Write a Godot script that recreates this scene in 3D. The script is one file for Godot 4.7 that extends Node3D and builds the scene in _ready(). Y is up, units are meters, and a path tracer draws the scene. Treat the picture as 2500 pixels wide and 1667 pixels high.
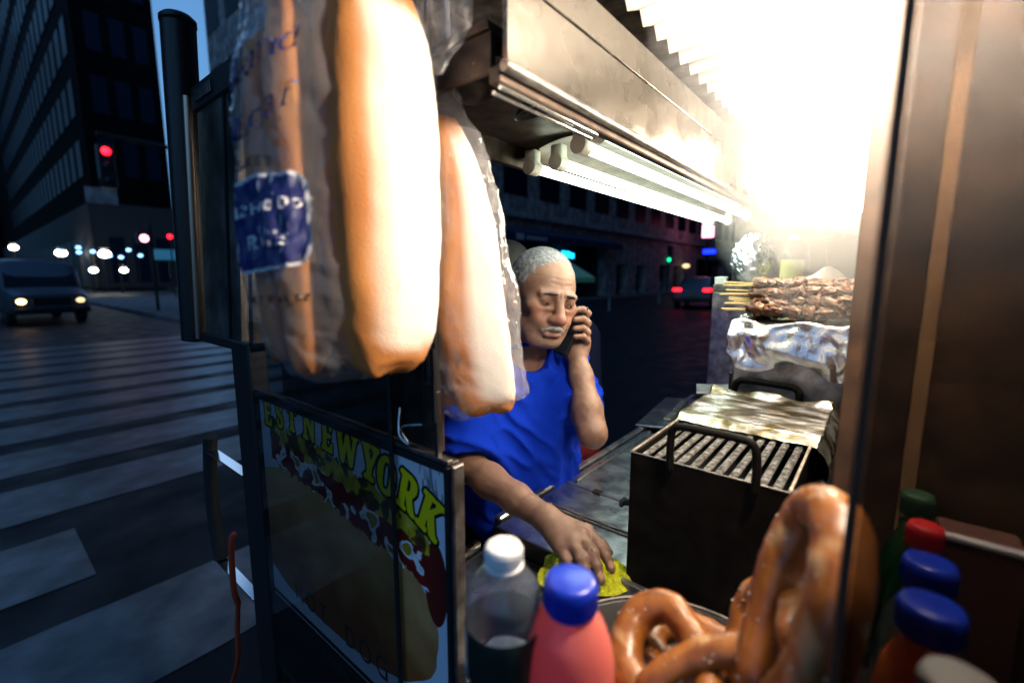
extends Node3D
# A hot dog cart at dusk: the vendor wipes the counter while on the phone.
# World axes follow the cart: -z runs along the counter, -x across it towards the street.

var M := {}
var names := {}
var rng := RandomNumberGenerator.new()

# ---------------------------------------------------------------- mesh builder
class MB:
	static var shift := Vector3.ZERO
	var st := SurfaceTool.new()
	var col := Color.WHITE
	func _init():
		st.begin(Mesh.PRIMITIVE_TRIANGLES)
		st.set_smooth_group(-1)
	func smooth(on := true):
		st.set_smooth_group(0 if on else -1)
	func v(p: Vector3, uv := Vector2.ZERO):
		st.set_color(col)
		st.set_uv(uv)
		st.add_vertex(p + shift)
	func tri(a: Vector3, b: Vector3, c: Vector3, out: Vector3):
		if (c - a).cross(b - a).dot(out) < 0.0:
			v(a); v(c); v(b)
		else:
			v(a); v(b); v(c)
	func quad(a: Vector3, b: Vector3, c: Vector3, d: Vector3, out: Vector3, u0 := Vector2(0, 0), u1 := Vector2(1, 0), u2 := Vector2(1, 1), u3 := Vector2(0, 1)):
		if (c - a).cross(b - a).dot(out) < 0.0:
			v(a, u0); v(c, u2); v(b, u1); v(a, u0); v(d, u3); v(c, u2)
		else:
			v(a, u0); v(b, u1); v(c, u2); v(a, u0); v(c, u2); v(d, u3)
	func box(c: Vector3, s: Vector3, bev := 0.0015, bs := Basis.IDENTITY):
		var h = s * 0.5
		bev = minf(bev, minf(h.x, minf(h.y, h.z)) * 0.6)
		var f = func(sx, sy, sz, ax):
			var q = Vector3(sx * (h.x - (0.0 if ax == 0 else bev)), sy * (h.y - (0.0 if ax == 1 else bev)), sz * (h.z - (0.0 if ax == 2 else bev)))
			return c + bs * q
		for s1 in [-1, 1]:
			quad(f.call(s1, -1, -1, 0), f.call(s1, 1, -1, 0), f.call(s1, 1, 1, 0), f.call(s1, -1, 1, 0), bs * Vector3(s1, 0, 0))
			quad(f.call(-1, s1, -1, 1), f.call(1, s1, -1, 1), f.call(1, s1, 1, 1), f.call(-1, s1, 1, 1), bs * Vector3(0, s1, 0))
			quad(f.call(-1, -1, s1, 2), f.call(1, -1, s1, 2), f.call(1, 1, s1, 2), f.call(-1, 1, s1, 2), bs * Vector3(0, 0, s1))
			if bev <= 0.0:
				continue
			for s2 in [-1, 1]:
				quad(f.call(s1, s2, -1, 0), f.call(s1, s2, 1, 0), f.call(s1, s2, 1, 1), f.call(s1, s2, -1, 1), bs * Vector3(s1, s2, 0))
				quad(f.call(s1, -1, s2, 0), f.call(s1, 1, s2, 0), f.call(s1, 1, s2, 2), f.call(s1, -1, s2, 2), bs * Vector3(s1, 0, s2))
				quad(f.call(-1, s1, s2, 1), f.call(1, s1, s2, 1), f.call(1, s1, s2, 2), f.call(-1, s1, s2, 2), bs * Vector3(0, s1, s2))
				for s3 in [-1, 1]:
					tri(f.call(s1, s2, s3, 0), f.call(s1, s2, s3, 1), f.call(s1, s2, s3, 2), bs * Vector3(s1, s2, s3))
	func span(a: Vector3, b: Vector3, bev := 0.0015):
		box((a + b) * 0.5, (b - a).abs(), bev)
	func grid(nu: int, nv: int, f: Callable, flip := false):
		var rows := []
		for j in nv + 1:
			var row := PackedVector3Array()
			for i in nu + 1:
				row.append(f.call(float(i) / nu, float(j) / nv))
			rows.append(row)
		for j in nv:
			for i in nu:
				var a = rows[j][i]; var b = rows[j][i + 1]; var c = rows[j + 1][i + 1]; var d = rows[j + 1][i]
				var ua = Vector2(float(i) / nu, float(j) / nv); var ub = Vector2(float(i + 1) / nu, ua.y)
				var uc = Vector2(ub.x, float(j + 1) / nv); var ud = Vector2(ua.x, uc.y)
				if flip:
					v(a, ua); v(c, uc); v(b, ub); v(a, ua); v(d, ud); v(c, uc)
				else:
					v(a, ua); v(b, ub); v(c, uc); v(a, ua); v(c, uc); v(d, ud)
	func tube(pts: Array, r, sides := 10, caps := true):
		var n = pts.size()
		var rad = func(i): return r[i] if r is Array else r
		var rings := []
		var t0 = (pts[1] - pts[0]).normalized()
		var up = t0.cross(Vector3(0.31, 0.9, 0.21)).normalized()
		for i in n:
			var t = ((pts[mini(i + 1, n - 1)] - pts[maxi(i - 1, 0)]) as Vector3).normalized()
			up = (up - t * up.dot(t)).normalized()
			var w = t.cross(up)
			var ring := PackedVector3Array()
			for k in sides + 1:
				var an = TAU * (k % sides) / sides
				ring.append(pts[i] + (up * cos(an) + w * sin(an)) * rad.call(i))
			rings.append(ring)
		for i in n - 1:
			for k in sides:
				var a = rings[i][k]; var b = rings[i][k + 1]; var c = rings[i + 1][k + 1]; var d = rings[i + 1][k]
				quad(a, b, c, d, (a + c) * 0.5 - (pts[i] + pts[i + 1]) * 0.5, Vector2(float(k) / sides, float(i) / n), Vector2((k + 1.0) / sides, float(i) / n), Vector2((k + 1.0) / sides, (i + 1.0) / n), Vector2(float(k) / sides, (i + 1.0) / n))
		if caps:
			st.set_smooth_group(-1)
			for k in sides:
				tri(pts[0], rings[0][k], rings[0][k + 1], pts[0] - pts[1])
				tri(pts[n - 1], rings[n - 1][k], rings[n - 1][k + 1], pts[n - 1] - pts[n - 2])
			st.set_smooth_group(0)
	func rod(pts: Array, r, sides := 10, caps := true):
		st.set_smooth_group(0)
		tube(pts, r, sides, caps)
	func lathe(prof: Array, seg := 24, xf := Transform3D.IDENTITY):
		st.set_smooth_group(0)
		for i in prof.size() - 1:
			var a: Vector2 = prof[i]; var b: Vector2 = prof[i + 1]
			for k in seg:
				var t0 = TAU * k / seg; var t1 = TAU * ((k + 1) % seg) / seg
				var p = [Vector3(a.x * cos(t0), a.y, a.x * sin(t0)), Vector3(a.x * cos(t1), a.y, a.x * sin(t1)), Vector3(b.x * cos(t1), b.y, b.x * sin(t1)), Vector3(b.x * cos(t0), b.y, b.x * sin(t0))]
				var tm = (t0 + TAU * (k + 1) / seg) * 0.5
				var d = b - a
				var out = Vector3(d.y * cos(tm), -d.x, d.y * sin(tm))
				var u0 = float(k) / seg; var u1 = (k + 1.0) / seg; var v0 = float(i) / prof.size(); var v1 = (i + 1.0) / prof.size()
				if a.x < 1e-6:
					_t3(xf * p[0], xf * p[2], xf * p[3], xf.basis * out)
				elif b.x < 1e-6:
					_t3(xf * p[0], xf * p[1], xf * p[2], xf.basis * out)
				else:
					quad(xf * p[0], xf * p[1], xf * p[2], xf * p[3], xf.basis * out, Vector2(u0, v0), Vector2(u1, v0), Vector2(u1, v1), Vector2(u0, v1))
	func _t3(a, b, c, out):
		tri(a, b, c, out)
	func ball(c: Vector3, r: Vector3, seg := 12, rings := 8, bs := Basis.IDENTITY):
		var prof := []
		for i in rings + 1:
			var an = -PI / 2 + PI * i / rings
			prof.append(Vector2(cos(an) if i > 0 and i < rings else 0.0, sin(an)))
		lathe(prof, seg, Transform3D(bs * Basis.from_scale(r), c))
	func done() -> ArrayMesh:
		st.generate_normals()
		st.index()
		return st.commit()

# ---------------------------------------------------------------- blended solids, meshed as surface nets
class Prim:
	var kind := 0
	var a := Vector3.ZERO
	var b := Vector3.ZERO
	var ra := 0.0
	var rb := 0.0
	var inv := Basis.IDENTITY
	var rad := Vector3.ONE
	var k := 0.01
	var sub := false
	func d(p: Vector3) -> float:
		if kind == 0:
			var ab := b - a
			var t := clampf((p - a).dot(ab) / maxf(ab.length_squared(), 1e-9), 0.0, 1.0)
			return (p - a - ab * t).length() - lerpf(ra, rb, t)
		var q := inv * (p - a)
		var k0 := (q / rad).length()
		var k1 := (q / (rad * rad)).length()
		return k0 * (k0 - 1.0) / maxf(k1, 1e-6)

class Solid:
	var P: Array[Prim] = []
	var verts := PackedVector3Array()
	var norms := PackedVector3Array()
	var cols := PackedColorArray()
	var idx := PackedInt32Array()
	func cap(a: Vector3, b: Vector3, ra: float, rb: float, k := 0.01, sub := false):
		var p = Prim.new()
		p.a = a; p.b = b; p.ra = ra; p.rb = rb; p.k = k; p.sub = sub
		P.append(p)
	func ell(c: Vector3, r: Vector3, k := 0.01, sub := false, bs := Basis.IDENTITY):
		var p = Prim.new()
		p.kind = 1; p.a = c; p.rad = r; p.k = k; p.sub = sub; p.inv = bs.inverse()
		P.append(p)
	func f(p: Vector3, L: Array[Prim]) -> float:
		var d := 1.0
		for q in L:
			var e := q.d(p)
			if q.sub:
				e = -e
				var h := maxf(q.k - absf(d - e), 0.0) / q.k
				d = maxf(d, e) + h * h * q.k * 0.25
			else:
				var h := maxf(q.k - absf(d - e), 0.0) / q.k
				d = minf(d, e) - h * h * q.k * 0.25
		return d
	func build(lo: Vector3, hi: Vector3, cell: float, bend = null, paint = null):
		var nb := Vector3i(((hi - lo) / (cell * 4.0)).ceil())
		var nx := nb.x * 4; var ny := nb.y * 4; var nz := nb.z * 4
		var sx := 1; var sy := nx + 1; var sz := (nx + 1) * (ny + 1)
		var vals := PackedFloat32Array(); vals.resize(sz * (nz + 1)); vals.fill(9.0)
		var cv := PackedInt32Array(); cv.resize(sz * (nz + 1)); cv.fill(-1)
		var half := cell * 2.0 * 1.7321
		var blocks := []
		for bz in nb.z:
			for by in nb.y:
				for bx in nb.x:
					var c := lo + Vector3(bx * 4 + 2, by * 4 + 2, bz * 4 + 2) * cell
					if absf(f(c, P)) > half * 1.35:
						continue
					var near: Array[Prim] = []
					var best := 1e9
					for q in P:
						if not q.sub:
							best = minf(best, q.d(c))
					for q in P:
						if q.d(c) < (half * 1.3 + q.k if q.sub else best + 2.6 * half + q.k):
							near.append(q)
					blocks.append(Vector3i(bx, by, bz))
					for z in range(bz * 4, bz * 4 + 5):
						for y in range(by * 4, by * 4 + 5):
							for x in range(bx * 4, bx * 4 + 5):
								var at := x + y * sy + z * sz
								if vals[at] == 9.0:
									vals[at] = f(lo + Vector3(x, y, z) * cell, near)
		var off := [0, sx, sy, sx + sy, sz, sx + sz, sy + sz, sx + sy + sz]
		var ed := [[0, 1], [2, 3], [4, 5], [6, 7], [0, 2], [1, 3], [4, 6], [5, 7], [0, 4], [1, 5], [2, 6], [3, 7]]
		var cells := []
		var first := verts.size()
		for bl in blocks:
			for z in range(bl.z * 4, bl.z * 4 + 4):
				for y in range(bl.y * 4, bl.y * 4 + 4):
					for x in range(bl.x * 4, bl.x * 4 + 4):
						var at := x + y * sy + z * sz
						var neg := 0
						for o in off:
							if vals[at + o] < 0.0:
								neg += 1
						if neg == 0 or neg == 8:
							continue
						var sum := Vector3.ZERO
						var n := 0
						for e in ed:
							var va := vals[at + off[e[0]]]; var vb := vals[at + off[e[1]]]
							if (va < 0.0) != (vb < 0.0):
								var t := va / (va - vb)
								var pa := Vector3(e[0] & 1, (e[0] >> 1) & 1, e[0] >> 2); var pb := Vector3(e[1] & 1, (e[1] >> 1) & 1, e[1] >> 2)
								sum += pa.lerp(pb, t); n += 1
						cv[at] = verts.size()
						verts.append(lo + (Vector3(x, y, z) + sum / n) * cell)
						cells.append(at)
		for at in cells:
			for ax in 3:
				var s0: int = [sx, sy, sz][ax]; var s1: int = [sy, sz, sx][ax]; var s2: int = [sz, sx, sy][ax]
				var va := vals[at]; var vb := vals[at + s0]
				if (va < 0.0) == (vb < 0.0) or at < s1 + s2:
					continue
				var q0 := cv[at]; var q1 := cv[at - s1]; var q2 := cv[at - s1 - s2]; var q3 := cv[at - s2]
				if q0 < 0 or q1 < 0 or q2 < 0 or q3 < 0:
					continue
				if va < 0.0:
					idx.append_array([q0, q1, q2, q0, q2, q3])
				else:
					idx.append_array([q0, q2, q1, q0, q3, q2])
		for i in range(first, verts.size()):
			cols.append(paint.call(verts[i]) if paint != null else Color.WHITE)
			if bend != null:
				verts[i] = bend.call(verts[i])
	func into(base := Vector3.ZERO) -> ArrayMesh:
		norms.resize(verts.size()); norms.fill(Vector3.ZERO)
		for i in range(0, idx.size(), 3):
			var a := verts[idx[i]]; var n := (verts[idx[i + 2]] - a).cross(verts[idx[i + 1]] - a)
			norms[idx[i]] += n; norms[idx[i + 1]] += n; norms[idx[i + 2]] += n
		var vv := PackedVector3Array(); vv.resize(verts.size())
		for i in verts.size():
			norms[i] = norms[i].normalized()
			vv[i] = verts[i] - base
		var ar := []; ar.resize(Mesh.ARRAY_MAX)
		ar[Mesh.ARRAY_VERTEX] = vv; ar[Mesh.ARRAY_NORMAL] = norms; ar[Mesh.ARRAY_COLOR] = cols; ar[Mesh.ARRAY_INDEX] = idx
		var m := ArrayMesh.new()
		m.add_surface_from_arrays(Mesh.PRIMITIVE_TRIANGLES, ar)
		return m

# ---------------------------------------------------------------- nodes
func numbered(n: String) -> String:
	if not names.has(n):
		names[n] = 0
		return n
	names[n] += 1
	return "%s_%03d" % [n, names[n]]

func tag(o, label: String, category: String, group := "", kind := ""):
	o.set_meta("label", label)
	o.set_meta("category", category)
	if group: o.set_meta("group", group)
	if kind: o.set_meta("kind", kind)
	return o

func thing(called: String, label: String, category: String, at := Vector3.ZERO, turn := 0.0, group := "") -> Node3D:
	var o := Node3D.new()
	o.name = numbered(called)
	add_child(o)
	o.position = at
	o.rotation.y = turn
	return tag(o, label, category, group)

func obj(called: String, mesh, mat, parent = null) -> MeshInstance3D:
	var o := MeshInstance3D.new()
	o.mesh = mesh.done() if mesh is MB else mesh
	o.material_override = mat
	if parent == null:
		o.name = numbered(called)
		add_child(o)
	else:
		var k := 0
		var n := called
		while parent.has_node(NodePath(n)):
			k += 1
			n = "%s_%03d" % [called, k]
		o.name = n
		parent.add_child(o, true)
	return o

func part(called: String, a: Vector3, b: Vector3, mat, parent, bev := 0.0015):
	var m := MB.new()
	m.span(a, b, bev)
	return obj(called, m, mat, parent)

func struct(called, mesh, mat, parent = null):
	var o = obj(called, mesh, mat, parent)
	if parent == null: o.set_meta("kind", "structure")
	return o

# ---------------------------------------------------------------- materials
func L(r, g, b, a := 1.0) -> Color:
	var c := Color(r, g, b).linear_to_srgb()
	c.a = a
	return c

func noise_tex(freq: float, lo: Color, hi: Color, seed_ := 1, oct := 4, kind := 1, w := 512, h := 512, stretch := 0.0) -> NoiseTexture2D:
	var n := FastNoiseLite.new()
	n.seed = seed_
	n.frequency = freq
	n.noise_type = FastNoiseLite.TYPE_SIMPLEX_SMOOTH if kind == 1 else FastNoiseLite.TYPE_CELLULAR
	n.fractal_octaves = oct
	var t := NoiseTexture2D.new()
	t.width = w
	t.height = h
	t.seamless = true
	t.noise = n
	var g := Gradient.new()
	g.set_color(0, lo)
	g.set_color(1, hi)
	if stretch > 0.0:
		g.set_offset(0, 0.5 - stretch)
		g.set_offset(1, 0.5 + stretch)
	t.color_ramp = g
	return t

func mat(key: String, c: Color, rough := 0.6, metal := 0.0, tex = null, scale := 4.0, bump = null, bump_cm := 0.1, bscale := 20.0) -> StandardMaterial3D:
	var m := StandardMaterial3D.new()
	m.resource_name = key
	m.albedo_color = c
	m.roughness = rough
	m.metallic = metal
	m.uv1_triplanar = true
	m.uv1_scale = Vector3.ONE * scale
	if tex:
		m.albedo_texture = tex
	if bump:
		m.heightmap_enabled = true
		m.heightmap_texture = bump
		m.heightmap_scale = bump_cm
		m.uv1_scale = Vector3.ONE * bscale
	M[key] = m
	return m

func pane(key: String, c: Color, alpha: float, rough := 0.05) -> StandardMaterial3D:
	var m := StandardMaterial3D.new()
	m.resource_name = key
	m.albedo_color = Color(c.r, c.g, c.b, alpha)
	m.transparency = BaseMaterial3D.TRANSPARENCY_ALPHA
	m.roughness = rough
	M[key] = m
	return m

func glow(key: String, c: Color, e: float) -> StandardMaterial3D:
	var m := StandardMaterial3D.new()
	m.resource_name = key
	m.albedo_color = Color(0.8, 0.8, 0.8)
	m.emission_enabled = true
	m.emission = c
	m.emission_energy_multiplier = e
	M[key] = m
	return m

func vmat(key: String, rough := 0.6, bump = null, cm := 0.05, bscale := 30.0) -> StandardMaterial3D:
	var m = mat(key, Color.WHITE, rough, 0.0, null, 1.0, bump, cm, bscale)
	m.vertex_color_use_as_albedo = true
	return m

func lamp(called: String, at: Vector3, color: Color, energy: float, size: float, parent = null):
	var l := OmniLight3D.new()
	l.name = numbered(called)
	l.light_color = color
	l.light_energy = energy
	l.light_size = size
	l.omni_range = 30.0
	l.omni_attenuation = 2.0
	l.shadow_enabled = true
	(parent if parent else self).add_child(l)
	l.position = at
	return l

func nz(fn: FastNoiseLite, p: Vector3, s := 1.0) -> float:
	return fn.get_noise_3dv(p * s)

func fast(seed_: int, freq := 1.0, oct := 3) -> FastNoiseLite:
	var n := FastNoiseLite.new()
	n.seed = seed_
	n.frequency = freq
	n.noise_type = FastNoiseLite.TYPE_SIMPLEX_SMOOTH
	n.fractal_octaves = oct
	return n

func text_tris(txt: String, size := 1.0, bold := true, font := "Droid Serif") -> PackedVector3Array:
	# flat lettering as triangles, height about `size`, centred
	var tm := TextMesh.new()
	var f := SystemFont.new()
	f.font_names = PackedStringArray([font])
	f.font_weight = 700 if bold else 400
	tm.font = f
	tm.text = txt
	tm.font_size = 64
	tm.depth = 0.0
	tm.pixel_size = size / 64.0
	tm.curve_step = 2.0
	var ar = tm.get_mesh_arrays()
	var out := PackedVector3Array()
	if ar.size() == 0 or ar[Mesh.ARRAY_VERTEX] == null:
		return out
	var vv = ar[Mesh.ARRAY_VERTEX]
	var ii = ar[Mesh.ARRAY_INDEX]
	if ii == null:
		return vv
	for i in ii:
		out.append(vv[i])
	return out

func raster(im: Image, tris: PackedVector3Array, place: Callable, c: Color):
	var w := im.get_width(); var h := im.get_height()
	for t in range(0, tris.size() - 2, 3):
		var a: Vector2 = place.call(tris[t]); var b: Vector2 = place.call(tris[t + 1]); var d: Vector2 = place.call(tris[t + 2])
		var area := (b - a).cross(d - a)
		if absf(area) < 1e-6:
			continue
		var x0 := maxi(0, floori(minf(a.x, minf(b.x, d.x)))); var x1 := mini(w - 1, ceili(maxf(a.x, maxf(b.x, d.x))))
		var y0 := maxi(0, floori(minf(a.y, minf(b.y, d.y)))); var y1 := mini(h - 1, ceili(maxf(a.y, maxf(b.y, d.y))))
		for y in range(y0, y1 + 1):
			for x in range(x0, x1 + 1):
				var p := Vector2(x + 0.5, y + 0.5)
				var e0 := (b - a).cross(p - a) / area; var e1 := (d - b).cross(p - b) / area; var e2 := (a - d).cross(p - d) / area
				if e0 >= -0.001 and e1 >= -0.001 and e2 >= -0.001:
					im.set_pixel(x, y, c)

func text_on(called, txt, size, place: Callable, m, parent, font := "Droid Sans", bold := true):
	# lettering laid on a surface: place(x, y) gives the point
	var b := MB.new()
	var tr = text_tris(txt, size, bold, font)
	for t in range(0, tr.size() - 2, 3):
		b.v(place.call(tr[t].x, tr[t].y)); b.v(place.call(tr[t + 1].x, tr[t + 1].y)); b.v(place.call(tr[t + 2].x, tr[t + 2].y))
	return obj(called, b, m, parent)

func spline(pts: Array, n: int, closed := false) -> Array:
	var out := []
	var m = pts.size()
	var segs = m if closed else m - 1
	for i in segs:
		var p0 = pts[(i - 1 + m) % m] if closed else pts[maxi(i - 1, 0)]
		var p3 = pts[(i + 2) % m] if closed else pts[mini(i + 2, m - 1)]
		for k in n:
			out.append((pts[i] as Vector3).cubic_interpolate(pts[(i + 1) % m], p0, p3, float(k) / n))
	out.append(pts[0] if closed else pts[m - 1])
	return out

# ================================================================ scene
func _ready():
	rng.seed = 7
	# ---- camera
	var cam := Camera3D.new()
	cam.name = "camera"
	add_child(cam)
	cam.rotation = Vector3(deg_to_rad(-8.3), deg_to_rad(39.3), 0)
	cam.position = Vector3(0, 1.55, 0)
	var att := CameraAttributesPhysical.new()
	att.frustum_focal_length = 15.92
	att.frustum_near = 0.02
	att.frustum_far = 600.0
	att.frustum_focus_distance = 0.98
	att.exposure_aperture = 2.0
	cam.attributes = att
	cam.current = true
	# ---- sky at dusk
	var we := WorldEnvironment.new()
	we.name = "world"
	add_child(we)
	var env := Environment.new()
	env.background_mode = Environment.BG_SKY
	var sk := ProceduralSkyMaterial.new()
	sk.sky_top_color = L(0.03, 0.12, 0.38)
	sk.sky_horizon_color = L(0.20, 0.50, 0.95)
	sk.sky_curve = 0.75
	sk.ground_bottom_color = L(0.01, 0.02, 0.04)
	sk.ground_horizon_color = L(0.1, 0.2, 0.35)
	sk.sun_angle_max = 1.0
	var sky := Sky.new()
	sky.sky_material = sk
	env.sky = sky
	env.background_energy_multiplier = 0.9
	env.tonemap_mode = Environment.TONE_MAPPER_LINEAR
	env.tonemap_exposure = 1.0
	env.sdfgi_enabled = true
	env.ssao_enabled = true
	env.ssil_enabled = true
	env.volumetric_fog_enabled = true
	env.volumetric_fog_density = 0.0
	we.environment = env
	var sun := DirectionalLight3D.new()
	sun.name = "sun"
	sun.light_energy = 0.02
	sun.light_color = Color(0.8, 0.88, 1.0)
	sun.light_angular_distance = 20.0
	sun.shadow_enabled = true
	sun.sky_mode = DirectionalLight3D.SKY_MODE_LIGHT_ONLY
	sun.rotation = Vector3(deg_to_rad(-24), deg_to_rad(-100), 0)
	add_child(sun)
	materials()
	setting()
	street_things()
	cart()
	goods()
	people()

func materials():
	var fine = noise_tex(0.04, Color(0.35, 0.35, 0.35), Color(0.75, 0.75, 0.75), 3, 5)
	var blotch = noise_tex(0.012, Color(0.55, 0.55, 0.55), Color(1, 1, 1), 5, 5)
	var dirt = noise_tex(0.012, Color(0.5, 0.47, 0.44), Color(1, 1, 1), 9, 6)
	var cells = noise_tex(0.05, Color(0, 0, 0), Color(1, 1, 1), 4, 3, 2)
	M.t_fine = fine; M.t_blotch = blotch; M.t_dirt = dirt; M.t_cells = cells
	var smear = noise_tex(0.006, Color(0.36, 0.36, 0.36), Color(0.56, 0.56, 0.56), 21, 6)
	M.t_smear = smear
	# street
	var asp = mat("asphalt", L(0.010, 0.0105, 0.012), 0.75, 0.0, blotch, 0.35)
	asp.roughness_texture = noise_tex(0.01, Color(0.55, 0.55, 0.55), Color(1, 1, 1), 31, 5)
	asp.metallic_specular = 0.35
	var paint = mat("road_paint", L(0.18, 0.19, 0.20), 0.55, 0.0, noise_tex(0.012, Color(0.42, 0.42, 0.43), Color(1, 1, 1), 12, 6), 0.5)
	paint.roughness = 0.38
	mat("concrete", L(0.22, 0.21, 0.20), 0.85, 0.0, blotch, 0.5)
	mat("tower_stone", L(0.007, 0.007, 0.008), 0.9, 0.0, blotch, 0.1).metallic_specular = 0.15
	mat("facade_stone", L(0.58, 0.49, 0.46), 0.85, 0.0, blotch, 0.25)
	mat("facade_dark", L(0.03, 0.028, 0.03), 0.7)
	var wg = mat("window_glass", L(0.02, 0.025, 0.035), 0.12)
	wg.metallic_specular = 0.35
	var fg = mat("tower_glass", L(0.006, 0.014, 0.03), 0.4)
	fg.metallic_specular = 0.15
	mat("awning_cloth", L(0.012, 0.02, 0.07), 0.8)
	mat("dark_metal", L(0.02, 0.02, 0.022), 0.45, 0.4)
	mat("pole_metal", L(0.25, 0.25, 0.26), 0.5, 0.7)
	mat("sign_white", L(0.6, 0.6, 0.6), 0.6)
	mat("car_white", L(0.07, 0.076, 0.09), 0.3)
	mat("car_grey", L(0.12, 0.11, 0.12), 0.3, 0.4)
	mat("rubber", L(0.015, 0.015, 0.015), 0.8)
	mat("umbrella_green", L(0.45, 0.68, 0.32), 0.8)
	glow("lamp_white", Color(1, 0.97, 0.9), 16.0)
	glow("lamp_warm", Color(1, 0.8, 0.5), 12.0)
	glow("lamp_red", Color(1, 0.04, 0.1), 9.0)
	glow("lamp_tail", Color(1, 0.06, 0.09), 7.0)
	glow("lamp_green", Color(0.05, 0.9, 0.55), 4.0)
	glow("lamp_cyan", Color(0.06, 0.65, 0.9), 5.0)
	glow("lamp_blue", Color(0.05, 0.15, 1.0), 4.0)
	glow("lamp_teal", Color(0.0, 0.3, 0.4), 0.8)
	glow("lamp_pink", Color(1.0, 0.6, 0.7), 6.0)
	glow("lamp_blue_white", Color(0.5, 0.75, 1.0), 5.0)
	glow("lamp_dim", Color(1.0, 0.85, 0.6), 2.0)
	# cart metals
	var st = mat("steel", L(0.56, 0.54, 0.52), 0.34, 1.0, blotch, 3.0)
	st.roughness_texture = smear
	st.roughness = 0.75
	var ct = mat("counter_steel", L(0.52, 0.54, 0.57), 0.7, 1.0, noise_tex(0.012, Color(0.75, 0.75, 0.75), Color(1, 1, 1), 25, 5), 4.0)
	ct.roughness_texture = smear
	ct.normal_enabled = true
	ct.normal_texture = dent_tex(41)
	ct.normal_scale = 0.25
	var br = mat("brushed_steel", L(0.22, 0.20, 0.18), 0.6, 1.0, blotch, 2.0)
	br.roughness_texture = smear
	br.albedo_texture = null
	br.normal_enabled = true
	br.normal_texture = dent_tex(43)
	br.normal_scale = 0.3
	br.uv1_scale = Vector3(2.4, 2.4, 2.4)
	var dr = mat("door_steel", L(0.6, 0.56, 0.52), 0.85, 1.0, blotch, 2.0)
	dr.roughness_texture = smear
	dr.uv1_scale = Vector3(1.5, 1.2, 34)
	mat("chrome", L(0.7, 0.7, 0.7), 0.14, 1.0)
	mat("dull_steel", L(0.32, 0.30, 0.29), 0.5, 0.9, dirt, 3.0)
	mat("dark_steel", L(0.075, 0.066, 0.062), 0.45, 0.7, dirt, 3.0)
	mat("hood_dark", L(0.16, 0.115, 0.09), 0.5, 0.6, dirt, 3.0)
	mat("black_frame", L(0.018, 0.017, 0.018), 0.5, 0.2)
	mat("black_paint", L(0.02, 0.02, 0.022), 0.4, 0.3)
	mat("cast_iron", L(0.010, 0.0082, 0.007), 0.6, 0.0, dirt, 3.0, null).metallic_specular = 0.2
	mat("rusty_steel", L(0.36, 0.30, 0.26), 0.55, 0.6, dirt, 5.0)
	var ash = mat("ash_bar", L(0.17, 0.165, 0.16), 0.85, 0.0, noise_tex(0.02, Color(0.2, 0.19, 0.18), Color(1, 1, 1), 55, 6, 1, 512, 512, 0.3), 6.0)
	ash.roughness = 0.9
	mat("white_enamel", L(0.75, 0.74, 0.70), 0.5)
	mat("ivory_plastic", L(0.72, 0.70, 0.62), 0.5)
	mat("orange_cord", L(0.38, 0.04, 0.012), 0.6)
	glow("tube_light", Color(0.93, 1.0, 0.9), 9.0)
	glow("bulb_light", Color(1.0, 0.9, 0.74), 14.0)
	glow("flood_light", Color(1.0, 0.9, 0.74), 14.0)
	mat("flood_housing", L(0.5, 0.48, 0.45), 0.5, 0.6)
	pane("smoked_pane", Color(0.05, 0.045, 0.045), 0.62, 0.06)
	pane("tint_sheet", Color(0.015, 0.015, 0.015), 0.22, 0.04)
	pane("smoked_front", Color(0.02, 0.012, 0.008), 0.60, 0.08).metallic_specular = 0.2
	mat("brown_board", L(0.09, 0.044, 0.02), 0.6, 0.0, blotch, 2.0)
	var ac = mat("brown_acrylic", L(0.02, 0.01, 0.005), 0.4)
	ac.backlight_enabled = true
	ac.backlight = Color(0.30, 0.25, 0.20)
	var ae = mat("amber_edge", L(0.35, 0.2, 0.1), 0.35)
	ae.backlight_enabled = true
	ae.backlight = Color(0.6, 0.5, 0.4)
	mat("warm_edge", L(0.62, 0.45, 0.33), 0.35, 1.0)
	pane("clear_pane", Color(0.5, 0.5, 0.5), 0.03, 0.03)
	# foil
	var foil = mat("foil", L(0.82, 0.82, 0.84), 0.27, 1.0)
	foil.normal_enabled = true
	foil.normal_texture = dent_tex(77, 0.02)
	foil.normal_scale = 0.35
	foil.uv1_scale = Vector3.ONE * 8.0
	M.foil_used = mat("foil_grimy", L(0.9, 0.9, 0.9), 0.27, 0.92, noise_tex(0.007, L(0.10, 0.07, 0.02), L(0.85, 0.85, 0.85), 61, 6, 1, 512, 512, 0.2), 5.0)
	M.foil_used.uv1_scale = Vector3(2.6, 4.0, 5.0)
	# food
	vmat("bread", 0.75, fine, 0.16, 14.0)
	vmat("pretzel", 0.33, fine, 0.05, 14.0)
	mat("salt", L(0.8, 0.78, 0.74), 0.5)
	vmat("meat", 0.34, fine, 0.25, 18.0)
	mat("bamboo", L(0.68, 0.50, 0.22), 0.7)
	var film = mat("bag_film", Color(0.9, 0.9, 0.93, 0.11), 0.11)
	film.transparency = BaseMaterial3D.TRANSPARENCY_ALPHA
	film.normal_enabled = true
	film.normal_texture = dent_tex(71, 0.02)
	film.normal_scale = 0.9
	film.uv1_scale = Vector3.ONE * 5.0
	var mf = film.duplicate()
	mf.albedo_color = Color(0.92, 0.92, 0.94, 0.30)
	mf.normal_scale = 0.2
	mf.resource_name = "milky_film"
	M.milky_film = mf
	mat("bag_print", L(0.012, 0.02, 0.14), 0.5)
	mat("bag_white", L(0.7, 0.7, 0.74), 0.5)
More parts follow.
